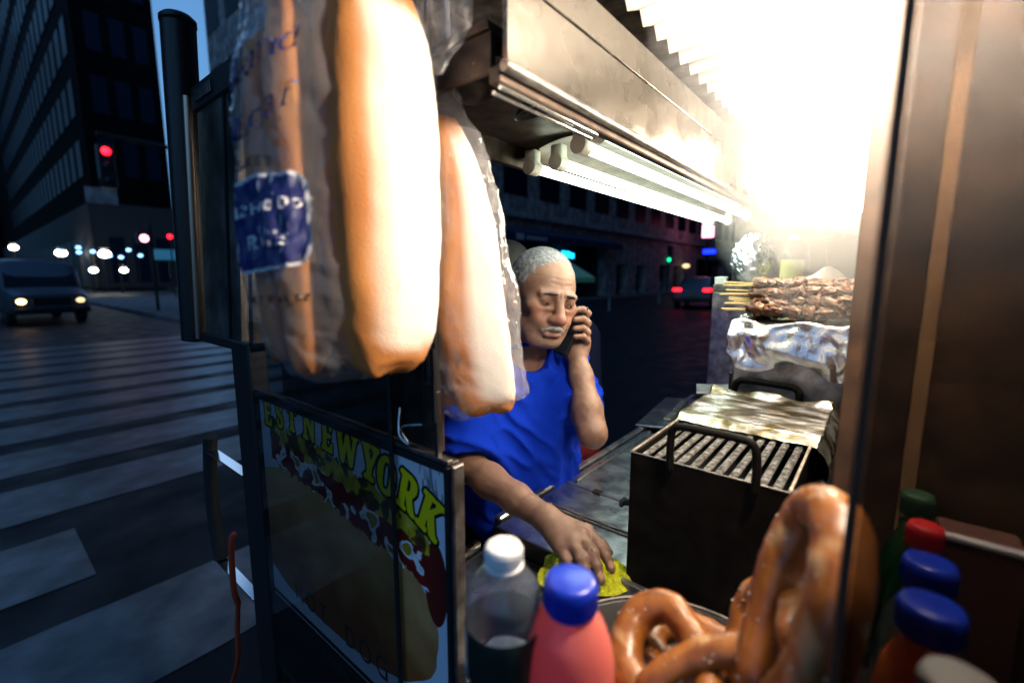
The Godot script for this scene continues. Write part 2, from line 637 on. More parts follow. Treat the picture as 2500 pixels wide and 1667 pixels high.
	# bottles
	var pet = pane("bottle_plastic", Color(0.8, 0.84, 0.9), 0.10, 0.05)
	var gg = pane("green_glass", Color(0.02, 0.22, 0.06), 0.7, 0.05)
	mat("drink_pink", L(0.74, 0.20, 0.17), 0.12)
	M.drink_pink.backlight_enabled = true
	M.drink_pink.backlight = Color(0.8, 0.35, 0.3)
	M.drink_pink.subsurf_scatter_enabled = true
	M.drink_pink.subsurf_scatter_strength = 0.5
	pane("water", Color(0.72, 0.77, 0.82), 0.09, 0.03)
	mat("drink_orange", L(0.45, 0.09, 0.02), 0.15)
	mat("cap_grey", L(0.35, 0.34, 0.34), 0.5)
	mat("cap_dark", L(0.02, 0.06, 0.025), 0.5)
	mat("dark_carton", L(0.1, 0.04, 0.03), 0.6)
	mat("label_paper", L(0.8, 0.8, 0.78), 0.7)
	mat("box_front", L(0.60, 0.56, 0.53), 0.42, 0.85, dirt, 2.5)
	mat("cap_white", L(0.85, 0.85, 0.84), 0.4)
	mat("cap_blue", L(0.006, 0.03, 0.42), 0.3)
	mat("cap_red", L(0.5, 0.015, 0.02), 0.35)
	mat("label_dark", L(0.012, 0.02, 0.016), 0.4)
	mat("label_pale", L(0.5, 0.5, 0.52), 0.5)
	mat("label_yellow", L(0.7, 0.65, 0.2), 0.5)
	# cloth and people
	mat("towel", L(0.78, 0.80, 0.015), 0.95, 0.0, blotch, 6.0, cells, 0.25, 16.0)
	vmat("skin", 0.55, fine, 0.13, 16.0)
	mat("shirt_blue", L(0.002, 0.022, 0.34), 0.95, 0.0, null, 1.0, fine, 0.05, 40.0).metallic_specular = 0.2
	vmat("hair_grey", 0.75, cells, 0.25, 26.0)
	mat("eye_white", L(0.5, 0.45, 0.4), 0.2)
	mat("iris", L(0.012, 0.008, 0.006), 0.15)
	mat("phone_black", L(0.008, 0.008, 0.009), 0.2)
	mat("navy_cloth", L(0.004, 0.006, 0.018), 0.95).metallic_specular = 0.1
	mat("tan_cloth", L(0.32, 0.2, 0.1), 0.9)
	mat("red_cloth", L(0.28, 0.03, 0.025), 0.9)

func dent_tex(seed_: int, freq := 0.008) -> NoiseTexture2D:
	var t = noise_tex(freq, Color.BLACK, Color.WHITE, seed_, 4)
	t.color_ramp = null
	t.as_normal_map = true
	t.bump_strength = 6.0
	return t

# ---------------------------------------------------------------- ground and buildings
func setting():
	var b := MB.new()
	b.quad(Vector3(-300, 0, -300), Vector3(300, 0, -300), Vector3(300, 0, 300), Vector3(-300, 0, 300), Vector3.UP)
	var road = struct("road", b, M.asphalt)
	var wob = fast(17, 0.8, 3)
	for k in 12:
		var x0 = -2.04 - 1.025 * k
		var zr = -3.9
		if k == 1:
			zr = -0.3   # this bar is worn away towards the kerb
		var s := MB.new()
		var n = 40
		var z1 = 5.0
		for i in n:
			var za = lerpf(zr, z1, float(i) / n); var zb = lerpf(zr, z1, float(i + 1) / n)
			var ed = func(z, o): return 0.018 * nz(wob, Vector3(k * 7.0 + o, 0, z), 2.0)
			s.quad(Vector3(x0 - 0.68 + ed.call(za, 0), 0.004, za), Vector3(x0 + ed.call(za, 3.3), 0.004, za), Vector3(x0 + ed.call(zb, 3.3), 0.004, zb), Vector3(x0 - 0.68 + ed.call(zb, 0), 0.004, zb), Vector3.UP)
		obj("crosswalk_stripe", s, M.road_paint, road)
	# pavement on the far side, with its kerb
	var p := MB.new()
	p.span(Vector3(-40, -0.1, -90), Vector3(-14.3, 0.13, -4.6), 0.02)
	var pv = struct("pavement", p, M.concrete)
	part("kerb", Vector3(-14.3, -0.1, -90), Vector3(-14.1, 0.125, -4.6), M.concrete, pv, 0.02)
	var p2 := MB.new()
	p2.span(Vector3(-120, -0.1, 14), Vector3(-14.3, 0.13, 22.5), 0.02)
	struct("pavement", p2, M.concrete)
	storefront()
	tower()
	far_blocks()

func window_row(parent, x, z0, z1, n, y0, y1, deep := 0.15, along_z := true):
	for i in n:
		var a = lerpf(z0, z1, (i + 0.18) / n); var c = lerpf(z0, z1, (i + 0.82) / n)
		var m := MB.new()
		if along_z:
			m.span(Vector3(x - deep, y0, minf(a, c)), Vector3(x + 0.02, y1, maxf(a, c)), 0.01)
		else:
			m.span(Vector3(minf(a, c), y0, x - deep), Vector3(maxf(a, c), y1, x + 0.02), 0.01)
		obj("window", m, M.tower_glass, parent)

func storefront():
	var t = thing("storefront_building", "grey stone building with navy awning across the street behind the vendor", "building", Vector3(-15, 0, -30))
	var o = Vector3(15, 0, 30)
	part("upper_wall", Vector3(-28.2, 4.7, -76) + o, Vector3(-15, 34, -9.6) + o, M.facade_stone, t, 0.05)
	part("string_course", Vector3(-16, 4.45, -76) + o, Vector3(-14.75, 4.69, -9.5) + o, M.facade_stone, t, 0.04)
	part("back_wall", Vector3(-28.2, 0.13, -76) + o, Vector3(-16.2, 4.45, -9.7) + o, M.facade_dark, t, 0.02)
	# ground floor: piers between dark openings
	var open = [[-17.0, -28.6, 0.13, 3.5], [-30.2, -32.0, 0.13, 2.3], [-33.6, -35.4, 0.13, 2.3], [-38.2, -40.6, 0.13, 2.4], [-41.6, -44.0, 0.13, 2.4], [-48.0, -58.0, 0.13, 3.2]]
	var z = -9.6
	for q in open:
		part("pier", Vector3(-16.2, 0.13, q[0]) + o, Vector3(-15, 4.45, z) + o, M.facade_stone, t, 0.03)
		part("lintel", Vector3(-16.2, q[3], q[1]) + o, Vector3(-15.01, 4.44, q[0]) + o, M.facade_stone, t, 0.02)
		part("shop_glass", Vector3(-15.7, 0.13, q[1]) + o, Vector3(-15.66, q[3], q[0]) + o, M.window_glass, t, 0.005)
		var n = maxi(1, int((q[0] - q[1]) / 2.2))
		for i in n - 1:
			var zz = lerpf(q[0], q[1], (i + 1.0) / n)
			part("mullion", Vector3(-15.66, 0.13, zz - 0.05) + o, Vector3(-15.58, q[3], zz + 0.05) + o, M.dark_metal, t, 0.01)
		z = q[1]
	part("pier", Vector3(-16.2, 0.13, -76) + o, Vector3(-15, 4.45, z) + o, M.facade_stone, t, 0.03)
	# awning: sloped cloth with a valance
	var a := MB.new()
	a.quad(Vector3(-15, 4.05, -15.5) + o, Vector3(-15, 4.05, -28.8) + o, Vector3(-13.9, 3.62, -28.8) + o, Vector3(-13.9, 3.62, -15.5) + o, Vector3(0.3, 1, 0))
	a.span(Vector3(-13.93, 3.22, -28.8) + o, Vector3(-13.89, 3.62, -15.5) + o, 0.004)
	a.tri(Vector3(-15, 4.05, -28.8) + o, Vector3(-13.9, 3.62, -28.8) + o, Vector3(-15, 3.4, -28.8) + o, Vector3(0, 0, -1))
	a.tri(Vector3(-15, 4.05, -15.5) + o, Vector3(-13.9, 3.62, -15.5) + o, Vector3(-15, 3.4, -15.5) + o, Vector3(0, 0, 1))
	var aw = obj("awning", a, M.awning_cloth, t)
	# a small pale emblem and lettering on the valance
	part("emblem", Vector3(-13.89, 3.28, -17.9) + o, Vector3(-13.875, 3.56, -17.3) + o, M.sign_white, aw, 0.002)
	part("emblem", Vector3(-13.89, 3.56, -17.75) + o, Vector3(-13.875, 3.68, -17.45) + o, M.red_cloth, aw, 0.002)
	for q in 7:
		part("lettering", Vector3(-13.89, 3.32, -18.3 - q * 0.26) + o, Vector3(-13.875, 3.5, -18.14 - q * 0.26) + o, M.sign_white, aw, 0.002)
	# upper windows
	for r in 3:
		window_row(t, 0.0, -11.0 + 30, -72.0 + 30, 20, 5.6 + r * 4.0, 8.0 + r * 4.0)
	for r in 4:
		window_row(t, 20.4, -28.4 + 15, -16.0 + 15, 5, 5.6 + r * 4.0, 8.0 + r * 4.0, 0.15, false)
	var nn := MB.new()
	nn.span(Vector3(-15.2, 2.62, -24.1) + o, Vector3(-15.1, 2.98, -23.6) + o, 0.02)
	nn.span(Vector3(-15.2, 2.6, -23.5) + o, Vector3(-15.1, 3.0, -23.25) + o, 0.02)
	nn.span(Vector3(-15.2, 2.6, -24.55) + o, Vector3(-15.1, 2.9, -24.25) + o, 0.02)
	obj("neon_window_light", nn, M.lamp_cyan, t).set_meta("label", "glowing cyan sign in the shop window")

func tower():
	var t = thing("office_tower", "tall dark office tower at the left with faint blue windows", "building", Vector3(-64, 0, -10))
	var o = Vector3(64, 0, 10)
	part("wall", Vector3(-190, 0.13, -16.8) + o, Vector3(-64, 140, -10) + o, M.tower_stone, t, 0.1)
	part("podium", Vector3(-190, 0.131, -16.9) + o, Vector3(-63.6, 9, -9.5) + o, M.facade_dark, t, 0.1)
	for r in 9:
		window_row(t, 0.1, -154.0 + 64, -66.0 + 64, 22, 12.0 + r * 6.0, 15.6 + r * 6.0, 0.4, false)
	window_row(t, 0.5, -150.0 + 64, -66.0 + 64, 16, 0.8, 5.6, 0.3, false)
	window_row(t, 0.4, -10.4 + 10, -16.4 + 10, 3, 0.8, 5.6, 0.3)
	for r in 9:
		window_row(t, 0.0, -10.6 + 10, -16.4 + 10, 3, 12.0 + r * 6.0, 15.6 + r * 6.0, 0.2)

func far_blocks():
	var q = [[Vector3(-260, 0, 12), Vector3(-200, 70, -38), "broad dark block far down the side street behind the street lamps"],
		[Vector3(-40, 0, -170), Vector3(40, 45, -110), "dark block closing the far end of the avenue"],
		[Vector3(-150, 0, 60), Vector3(-30, 46, 22), "dark block on the near side of the side street"],
		[Vector3(9, 0, -120), Vector3(30, 48, 6), "dark building row on the cart's own side of the avenue"]]
	for d in q:
		var t = thing("city_block", d[2], "building", Vector3(d[1].x, 0, d[0].z))
		var off = -t.position
		var lo = Vector3(minf(d[0].x, d[1].x), 0.13, minf(d[0].z, d[1].z)); var hi = Vector3(maxf(d[0].x, d[1].x), d[1].y, maxf(d[0].z, d[1].z))
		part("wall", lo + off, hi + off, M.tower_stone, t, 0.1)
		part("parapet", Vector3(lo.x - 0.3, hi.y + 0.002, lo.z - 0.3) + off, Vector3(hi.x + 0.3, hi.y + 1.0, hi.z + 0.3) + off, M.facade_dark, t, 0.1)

# ---------------------------------------------------------------- things on the street
func street_lamp(at: Vector3, m, r, label):
	var t = thing("street_lamp", label, "street lamp", Vector3(at.x - 1.2, 0, at.z), 0.0, "street lamps down the side street")
	var p := MB.new()
	p.rod([Vector3(0, 0, 0), Vector3(0, at.y * 0.8, 0), Vector3(0.2, at.y + 0.1, 0), Vector3(0.7, at.y + r + 0.12, 0), Vector3(1.3, at.y + r + 0.12, 0)], 0.06, 8)
	obj("pole", p, M.dark_metal, t)
	var h := MB.new()
	h.ball(Vector3(1.2, at.y + r + 0.05, 0), Vector3(r * 1.3, 0.1, r), 12, 6)
	obj("lamp_head", h, M.dark_metal, t)
	var g := MB.new()
	g.ball(Vector3(1.2, at.y, 0), Vector3(r * 1.5, r * 0.7, r), 12, 8)
	obj("lamp_bulb", g, m, t)

func signal_head(t, at: Vector3, mats: Array, face: Vector3, s := 0.3):
	var hb := MB.new()
	var n = mats.size()
	hb.box(at + Vector3(0, -s * 0.55 * (n - 1) * 2 * 0.5, 0) - face * 0.13, Vector3(s, s * 1.1 * n, s) * Vector3(1, 1, 1), 0.03)
	obj("signal_housing", hb, M.dark_metal, t)
	for i in n:
		var m := MB.new()
		m.ball(at + Vector3(0, -s * 1.1 * i, 0) + face * (s * 0.12 - 0.03), Vector3.ONE * s * 0.38, 12, 8)
		obj("signal_light", m, mats[i], t)

func street_things():
	street_lamp(Vector3(-67.4, 4.3, -4.1), M.lamp_white, 0.34, "street lamp at the far left edge, just above the white van")
	street_lamp(Vector3(-70.8, 4.0, -7.8), M.lamp_white, 0.5, "brightest street lamp, to the right above the van roof")
	street_lamp(Vector3(-56.3, 3.52, -9.1), M.lamp_white, 0.45, "wide bright street lamp in the middle of the row of small lights")
	street_lamp(Vector3(-54.3, 2.0, -7.9), M.lamp_white, 0.3, "low white lamp below the row of lights, left of its twin")
	street_lamp(Vector3(-52.2, 2.0, -9.6), M.lamp_white, 0.28, "low white lamp below the row of lights, nearest the black pipe")
	for k in 9:
		var d = [Vector3(-59.0, 3.81, -8.7), Vector3(-60.3, 4.20, -7.9), Vector3(-60.3, 3.74, -7.9), Vector3(-59.6, 3.48, -10.0), Vector3(-57.6, 3.29, -10.5), Vector3(-59.0, 4.07, -11.4), Vector3(-59.0, 3.55, -12.3), Vector3(-56.3, 3.74, -13.1), Vector3(-60.3, 3.81, -6.7)][k]
		street_lamp(d, M.lamp_blue_white, 0.2, "small dim bluish lamp down the side street, %s" % ["first right of the bright pair", "high, left of the wide lamp", "low, left of the wide lamp", "just under the wide lamp", "low, right of the wide lamp", "high, right of the wide lamp", "second right of the wide lamp", "last before the black pipe", "between the two brightest lamps"][k])
	# traffic signal on a mast arm: red
	var t = thing("traffic_signal", "traffic signal on a long mast arm showing red above the side street", "traffic light", Vector3(-30, 0, -10.5))
	var m := MB.new()
	m.rod([Vector3(0, 0, 0), Vector3(0, 7.6, 0), Vector3(0, 8.2, 0.8), Vector3(0, 8.3, 5.4)], 0.1, 8)
	obj("mast", m, M.dark_metal, t)
	signal_head(t, Vector3(0.04, 7.5, 5.15), [M.lamp_red, M.window_glass, M.window_glass], Vector3(1, 0, 0), 0.62)
	part("street_sign", Vector3(0.1, 5.0, 4.9), Vector3(0.14, 5.75, 6.1), M.facade_stone, t, 0.01)
	part("hanger", Vector3(0.05, 5.75, 5.45), Vector3(0.09, 6.2, 5.55), M.dark_metal, t, 0.005)
	# pedestrian signal
	t = thing("pedestrian_signal", "pedestrian signal glowing pinkish white on a pole across the crosswalk", "traffic light", Vector3(-23.1, 0, -5.2))
	m = MB.new()
	m.rod([Vector3(0, 0, 0), Vector3(0, 3.6, 0)], 0.06, 8)
	obj("pole", m, M.dark_metal, t)
	signal_head(t, Vector3(0.15, 3.0, 0.25), [M.lamp_pink], Vector3(1, 0, 0), 0.42)
	# red lamp by the pipe and a teal shop sign
	t = thing("red_beacon", "tiny red light on a thin post left of the black pipe", "light", Vector3(-36.9, 0, -9.35))
	m = MB.new()
	m.rod([Vector3(0, 0, 0), Vector3(0, 4.0, 0)], 0.05, 8)
	obj("post", m, M.dark_metal, t)
	m = MB.new()
	m.ball(Vector3(0, 4.08, 0), Vector3.ONE * 0.14, 10, 6)
	obj("beacon_light", m, M.lamp_red, t)
	t = thing("shop_sign", "dim teal lit sign on a bracket post beside the black pipe", "sign", Vector3(-49.5, 0, -12.4))
	m = MB.new()
	m.rod([Vector3(-0.2, 0, 0), Vector3(-0.2, 3.9, 0)], 0.08, 8)
	obj("post", m, M.dark_metal, t)
	part("sign_light", Vector3(-0.1, 2.9, -0.5), Vector3(0.1, 3.8, 1.1), M.lamp_teal, t, 0.03)
	van()
	sedan()
	street_umbrella()
	# right background: signal, signs, bollards
	t = thing("traffic_signal", "small traffic signal showing green down the avenue behind the car", "traffic light", Vector3(-15.1, 0, -40.4))
	m = MB.new()
	m.rod([Vector3(0, 0, 0), Vector3(0, 3.6, 0)], 0.07, 8)
	obj("pole", m, M.dark_metal, t)
	signal_head(t, Vector3(0.2, 3.9, 0.3), [M.window_glass, M.window_glass, M.lamp_green], Vector3(0.3, 0, 0.95), 0.45)
	t = thing("shop_light", "small warm white shop light low on the facade beyond the green signal", "light", Vector3(-14.4, 0, -43.0))
	m = MB.new()
	m.rod([Vector3(0, 0, 0), Vector3(0, 2.3, 0)], 0.04, 8)
	obj("post", m, M.dark_metal, t)
	m = MB.new()
	m.ball(Vector3(0, 2.42, 0), Vector3(0.34, 0.18, 0.2), 10, 6)
	obj("globe_light", m, M.lamp_dim, t)
	lamp("globe_omni_light", Vector3(0, 2.42, 0), Color(1.0, 0.85, 0.65), 2.0, 0.15, t)
	t = thing("lit_billboard", "red and white lit sign on a mast below the ends of the light tubes", "sign", Vector3(-12.6, 0, -42.9))
	m = MB.new()
	m.rod([Vector3(0, 0, -0.1), Vector3(0, 5.0, -0.1)], 0.1, 8)
	obj("mast", m, M.dark_metal, t)
	part("sign_light", Vector3(-0.45, 4.9, 0), Vector3(0.5, 6.1, 0.15), M.lamp_pink, t, 0.02)
	part("sign_light", Vector3(-0.4, 6.15, 0), Vector3(0.3, 6.4, 0.15), M.lamp_red, t, 0.02).set_meta("label", "red strip on top of the lit sign")
	part("sign_light", Vector3(-0.3, 3.45, 0), Vector3(0.75, 3.85, 0.15), M.lamp_blue, t, 0.02).set_meta("label", "blue strip low on the mast")
	for d in [[Vector3(-9.35, 0, -18.2), 1.25, "nearest grey bollard post beside the shop pier"], [Vector3(-9.6, 0, -24.6), 1.2, "grey bollard post in the middle, right of the dark openings"], [Vector3(-9.25, 0, -29.5), 1.15, "farthest grey bollard post, beside the parked car"]]:
		t = thing("bollard", d[2], "bollard", d[0], 0.0, "bollards along the avenue")
		m = MB.new()
		m.lathe([Vector2(0, 0), Vector2(0.09, 0), Vector2(0.075, 0.06), Vector2(0.06, 0.1), Vector2(0.06, d[1] - 0.08), Vector2(0.075, d[1] - 0.06), Vector2(0.05, d[1]), Vector2(0, d[1] + 0.02)], 12)
		obj("post", m, M.pole_metal, t)

func wheel(t, at: Vector3, r, w, axis := Vector3(0, 0, 1)):
	var xf = Transform3D(Basis(Quaternion(Vector3.UP, axis)), at)
	var m := MB.new()
	m.lathe([Vector2(r * 0.6, -w / 2), Vector2(r * 0.95, -w / 2), Vector2(r, -w * 0.35), Vector2(r, w * 0.35), Vector2(r * 0.95, w / 2), Vector2(r * 0.6, w / 2)], 20, xf)
	var tyre = obj("wheel", m, M.rubber, t)
	m = MB.new()
	m.lathe([Vector2(0, -w * 0.4), Vector2(r * 0.6, -w * 0.42), Vector2(r * 0.62, 0), Vector2(r * 0.6, w * 0.42), Vector2(0, w * 0.4)], 14, xf)
	obj("rim", m, M.pole_metal, tyre)

func loft(sections: Array, ring: Callable, n := 28) -> MB:
	# sections along x; ring(i, angle) gives (y, z) of section i
	var m := MB.new()
	m.smooth()
	for i in sections.size() - 1:
		for k in n:
			var a0 = TAU * k / n; var a1 = TAU * (k + 1) / n
			var p = []
			for q in [[i, a0], [i, a1], [i + 1, a1], [i + 1, a0]]:
				var yz: Vector2 = ring.call(q[0], q[1])
				p.append(Vector3(sections[q[0]][0], yz.x, yz.y))
			var mid = (p[0] + p[1] + p[2] + p[3]) / 4.0
			var c = Vector3(mid.x, (sections[i][1] + sections[i][2]) * 0.5, 0)
			m.quad(p[0], p[1], p[2], p[3], mid - c)
	for e in [0, sections.size() - 1]:
		m.smooth(false)
		var c = Vector3(sections[e][0], (sections[e][1] + sections[e][2]) * 0.5, 0)
		for k in n:
			var a: Vector2 = ring.call(e, TAU * k / n); var d: Vector2 = ring.call(e, TAU * (k + 1) / n)
			m.tri(c, Vector3(c.x, a.x, a.y), Vector3(c.x, d.x, d.y), Vector3(-1 if e == 0 else 1, 0, 0))
	return m

func body(secs: Array, mt, called, t, pw := 5.0):
	# secs: x, y low, y high, half width
	var ring = func(i, an):
		var s = secs[i]
		var cx = cos(an); var sx = sin(an)
		return Vector2((s[1] + s[2]) * 0.5 + (s[2] - s[1]) * 0.5 * signf(sx) * pow(absf(sx), 2.0 / pw), s[3] * signf(cx) * pow(absf(cx), 2.0 / pw))
	return obj(called, loft(secs, ring), mt, t)

func van():
	var t = thing("passenger_van", "white van with dark bluish windows and one headlight on, waiting at the left", "van", Vector3(-20.5, 0, -1.9), deg_to_rad(6))
	# front at +x
	body([[-4.8, 0.35, 2.0, 0.85], [-4.6, 0.3, 2.05, 0.95], [-1.9, 0.3, 2.1, 0.97], [-1.2, 0.3, 1.95, 0.97], [-0.9, 0.32, 1.18, 0.97], [-0.2, 0.34, 1.05, 0.93], [0.0, 0.4, 0.95, 0.85]], M.car_white, "body", t, 6.0)
	var w := MB.new()
	w.quad(Vector3(-1.22, 1.88, -0.78), Vector3(-1.22, 1.88, 0.78), Vector3(-0.86, 1.18, 0.86), Vector3(-0.86, 1.18, -0.86), Vector3(1, 0.4, 0))
	obj("windscreen", w, M.window_glass, t)
	for s in [-1, 1]:
		for q in [[-2.1, -1.3], [-3.3, -2.2], [-4.5, -3.4]]:
			part("window", Vector3(q[0], 1.25, 0.955 * s - 0.02), Vector3(q[1], 1.8, 0.955 * s + 0.02), M.window_glass, t, 0.01)
		for x in [-0.9, -3.9]:
			wheel(t, Vector3(x, 0.33, 0.85 * s), 0.33, 0.22)
		var h := MB.new()
		h.ball(Vector3(-0.05, 0.75, 0.68 * s), Vector3(0.08, 0.1, 0.15), 12, 8)
		obj("headlight", h, M.lamp_warm if s > 0 else M.lamp_dim, t)
	part("bumper", Vector3(-0.15, 0.35, -0.9), Vector3(0.08, 0.55, 0.9), M.dark_metal, t, 0.03)
	part("grille", Vector3(-0.02, 0.62, -0.45), Vector3(0.03, 0.85, 0.45), M.dark_metal, t, 0.01)

func sedan():
	var t = thing("car", "dark grey car seen from behind with its red tail lights on", "car", Vector3(-6.9, 0, -21.6), PI / 2 + 0.15)
	# front at +x, which the turn points away from the camera
	body([[-0.02, 0.42, 0.85, 0.78], [0.06, 0.3, 1.0, 0.88], [1.0, 0.26, 1.06, 0.9], [3.3, 0.26, 1.0, 0.9], [4.3, 0.3, 0.85, 0.85], [4.5, 0.38, 0.7, 0.75]], M.car_grey, "body", t, 5.0)
	body([[0.55, 0.98, 1.05, 0.7], [1.15, 0.98, 1.44, 0.64], [2.4, 0.98, 1.47, 0.64], [3.3, 0.98, 1.02, 0.72]], M.car_grey, "cabin", t, 5.0)
	var w := MB.new()
	w.quad(Vector3(0.6, 1.06, -0.62), Vector3(0.6, 1.06, 0.62), Vector3(1.1, 1.4, 0.52), Vector3(1.1, 1.4, -0.52), Vector3(-1, 0.8, 0))
	obj("rear_window", w, M.window_glass, t)
	for s in [-1, 1]:
		part("tail_light", Vector3(-0.05, 0.82, 0.66 * s - 0.19), Vector3(0.06, 0.95, 0.66 * s + 0.19), M.lamp_tail, t, 0.03)
		for x in [0.9, 3.6]:
			wheel(t, Vector3(x, 0.32, 0.8 * s), 0.32, 0.2)
	part("number_plate", Vector3(-0.05, 0.6, -0.2), Vector3(0.0, 0.72, 0.2), M.tan_cloth, t, 0.005)
	part("bumper", Vector3(-0.1, 0.36, -0.85), Vector3(0.1, 0.54, 0.85), M.dark_metal, t, 0.03)

func street_umbrella():
	var t = thing("market_umbrella", "green market umbrella open behind the vendor's head", "umbrella", Vector3(-6.9, 0, -10.0), 0.9)
	var m := MB.new()
	m.rod([Vector3(0, 0, 0), Vector3(0, 2.02, 0)], 0.025, 8)
	obj("pole", m, M.pole_metal, t)
	for k in 8:
		var a0 = TAU * k / 8; var a1 = TAU * (k + 1) / 8
		m = MB.new()
		var top = Vector3(0, 2.05, 0)
		var p = func(an, f, y): return Vector3(cos(an) * 1.28 * f, y, sin(an) * 1.28 * f)
		m.quad(top + Vector3(cos(a0), -0.2, sin(a0)) * 0.05, p.call(a0, 0.5, 1.86), p.call(a1, 0.5, 1.86), top + Vector3(cos(a1), -0.2, sin(a1)) * 0.05, Vector3.UP)
		m.quad(p.call(a0, 0.5, 1.86), p.call(a0, 1.0, 1.5), p.call(a1, 1.0, 1.5), p.call(a1, 0.5, 1.86), Vector3.UP)
		m.quad(p.call(a0, 1.0, 1.5), p.call(a0, 1.0, 1.38), p.call(a1, 1.0, 1.38), p.call(a1, 1.0, 1.5), p.call((a0 + a1) / 2, 1, 0))
		obj("canopy_panel", m, M.umbrella_green, t)
	m = MB.new()
	m.ball(Vector3(0, 2.07, 0), Vector3(0.05, 0.05, 0.05), 8, 6)
	obj("finial", m, M.dark_metal, t)

# ---------------------------------------------------------------- the cart
func cart():
	var base = Vector3(-0.32, 0, -1.3)
	var c = thing("food_cart", "stainless steel hot dog cart with lit hood, open counter and sign panel at its end", "food cart", base)
	MB.shift = -base
	# chassis below the counter
	part("chassis", Vector3(-0.62, 0.28, -2.35), Vector3(0.3, 0.93, -0.46), M.dull_steel, c, 0.01)
	for z in [-0.8, -2.0]:
		for x in [-0.5, 0.2]:
			wheel(c, Vector3(x, 0.24, z), 0.24, 0.12, Vector3(1, 0, 0))
	# counter plates: a raised deck behind, a lower one near the sign
	for q in [[-0.62, -0.01, -0.978, -0.7], [-0.62, -0.01, -1.5, -0.985], [-0.47, -0.01, -2.1, -1.507]]:
		part("counter_plate", Vector3(q[0], 0.975, q[2]), Vector3(q[1], 1.0, q[3]), M.counter_steel, c, 0.003)
	for q in [[-0.62, -0.452, -0.692, -0.425], [-0.445, -0.02, -0.692, -0.425]]:
		part("counter_plate", Vector3(q[0], 0.94, q[2]), Vector3(q[1], 0.966, q[3]), M.counter_steel, c, 0.003)
	# ribs in the raised deck and the dark seam with its hinges
	for z in [-0.846, -0.858]:
		part("counter_rib", Vector3(-0.605, 0.999, z - 0.003), Vector3(-0.02, 1.0035, z + 0.003), M.dull_steel, c, 0.001)
	part("seam_strip", Vector3(-0.615, 0.972, -0.986), Vector3(-0.02, 0.998, -0.977), M.black_frame, c, 0.001)
	for x in [-0.52, -0.44, -0.36]:
		part("hinge", Vector3(x - 0.012, 1.0, -0.99), Vector3(x + 0.012, 1.006, -0.972), M.dark_steel, c, 0.001)
	part("step_edge", Vector3(-0.37, 0.967, -0.706), Vector3(-0.02, 1.012, -0.694), M.dull_steel, c, 0.002)
	part("step_edge", Vector3(-0.62, 0.967, -0.699), Vector3(-0.378, 1.002, -0.6925), M.dark_steel, c, 0.002)
	for x in [-0.34, -0.2]:
		var sc := MB.new()
		sc.ball(Vector3(x, 0.99, -0.694), Vector3(0.004, 0.004, 0.003), 8, 4)
		obj("screw", sc, M.chrome, c)
	# long rail at the street side of the counter, trough beyond it
	part("edge_rail", Vector3(-0.645, 0.955, -2.1), Vector3(-0.624, 1.008, -0.72), M.counter_steel, c, 0.004)
	part("edge_rail", Vector3(-0.645, 0.94, -0.66), Vector3(-0.624, 0.982, -0.43), M.chrome, c, 0.004)
	part("inner_rail", Vector3(-0.602, 1.0005, -1.5), Vector3(-0.59, 1.008, -1.0), M.counter_steel, c, 0.002)
	part("trough", Vector3(-0.62, 0.94, -2.1), Vector3(-0.478, 0.962, -1.507), M.dark_steel, c, 0.003)
	part("trough_rim", Vector3(-0.478, 0.95, -2.1), Vector3(-0.471, 1.006, -1.507), M.steel, c, 0.001)
	# end wall at the far end
	part("far_wall", Vector3(-0.58, 1.0, -2.42), Vector3(0.34, 2.0, -2.39), M.dull_steel, c, 0.003)
	part("far_shelf", Vector3(-0.5, 1.49, -2.385), Vector3(0.0, 1.515, -1.8), M.dull_steel, c, 0.003)
	part("shelf_front", Vector3(-0.5, 1.0, -1.815), Vector3(0.0, 1.489, -1.8), M.steel, c, 0.003)
	part("near_wall", Vector3(0.33, 0.3, -2.385), Vector3(0.36, 2.02, -0.32), M.dull_steel, c, 0.003)
	part("switch_plate", Vector3(-0.495, 1.516, -1.83), Vector3(-0.455, 1.545, -1.8), M.white_enamel, c, 0.003)
	hood(c)
	end_panel(c)
	lights(c)
	# the dark corner of the near side: post, smoked pane with its bright edge, bottle shelf
	part("corner_post", Vector3(-0.006, 0.95, -0.341), Vector3(0.0, 2.1, -0.329), M.brown_board, c, 0.003)
	part("smoked_window", Vector3(0.0005, 1.085, -0.338), Vector3(0.33, 2.0, -0.332), M.smoked_front, c, 0.0)
	part("brown_partition", Vector3(-0.030, 0.97, -0.713), Vector3(0.328, 1.955, -0.703), M.brown_board, c, 0.001)
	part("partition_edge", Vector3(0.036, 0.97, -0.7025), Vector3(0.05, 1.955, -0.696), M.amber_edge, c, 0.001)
	part("bottle_shelf", Vector3(0.01, 1.06, -0.70), Vector3(0.325, 1.085, -0.352), M.black_frame, c, 0.002)
	part("front_ledge", Vector3(-0.30, 1.06, -0.352), Vector3(0.005, 1.085, -0.2), M.black_frame, c, 0.002)
	part("ledge_bracket", Vector3(-0.29, 0.97, -0.43), Vector3(-0.27, 1.06, -0.34), M.black_frame, c, 0.002)
	part("shelf_bracket", Vector3(0.2, 0.965, -0.66), Vector3(0.22, 1.06, -0.44), M.black_frame, c, 0.002)
	part("shelf_panel", Vector3(0.006, 0.95, -0.331), Vector3(0.33, 1.084, -0.325), M.black_frame, c, 0.002)
	MB.shift = Vector3.ZERO

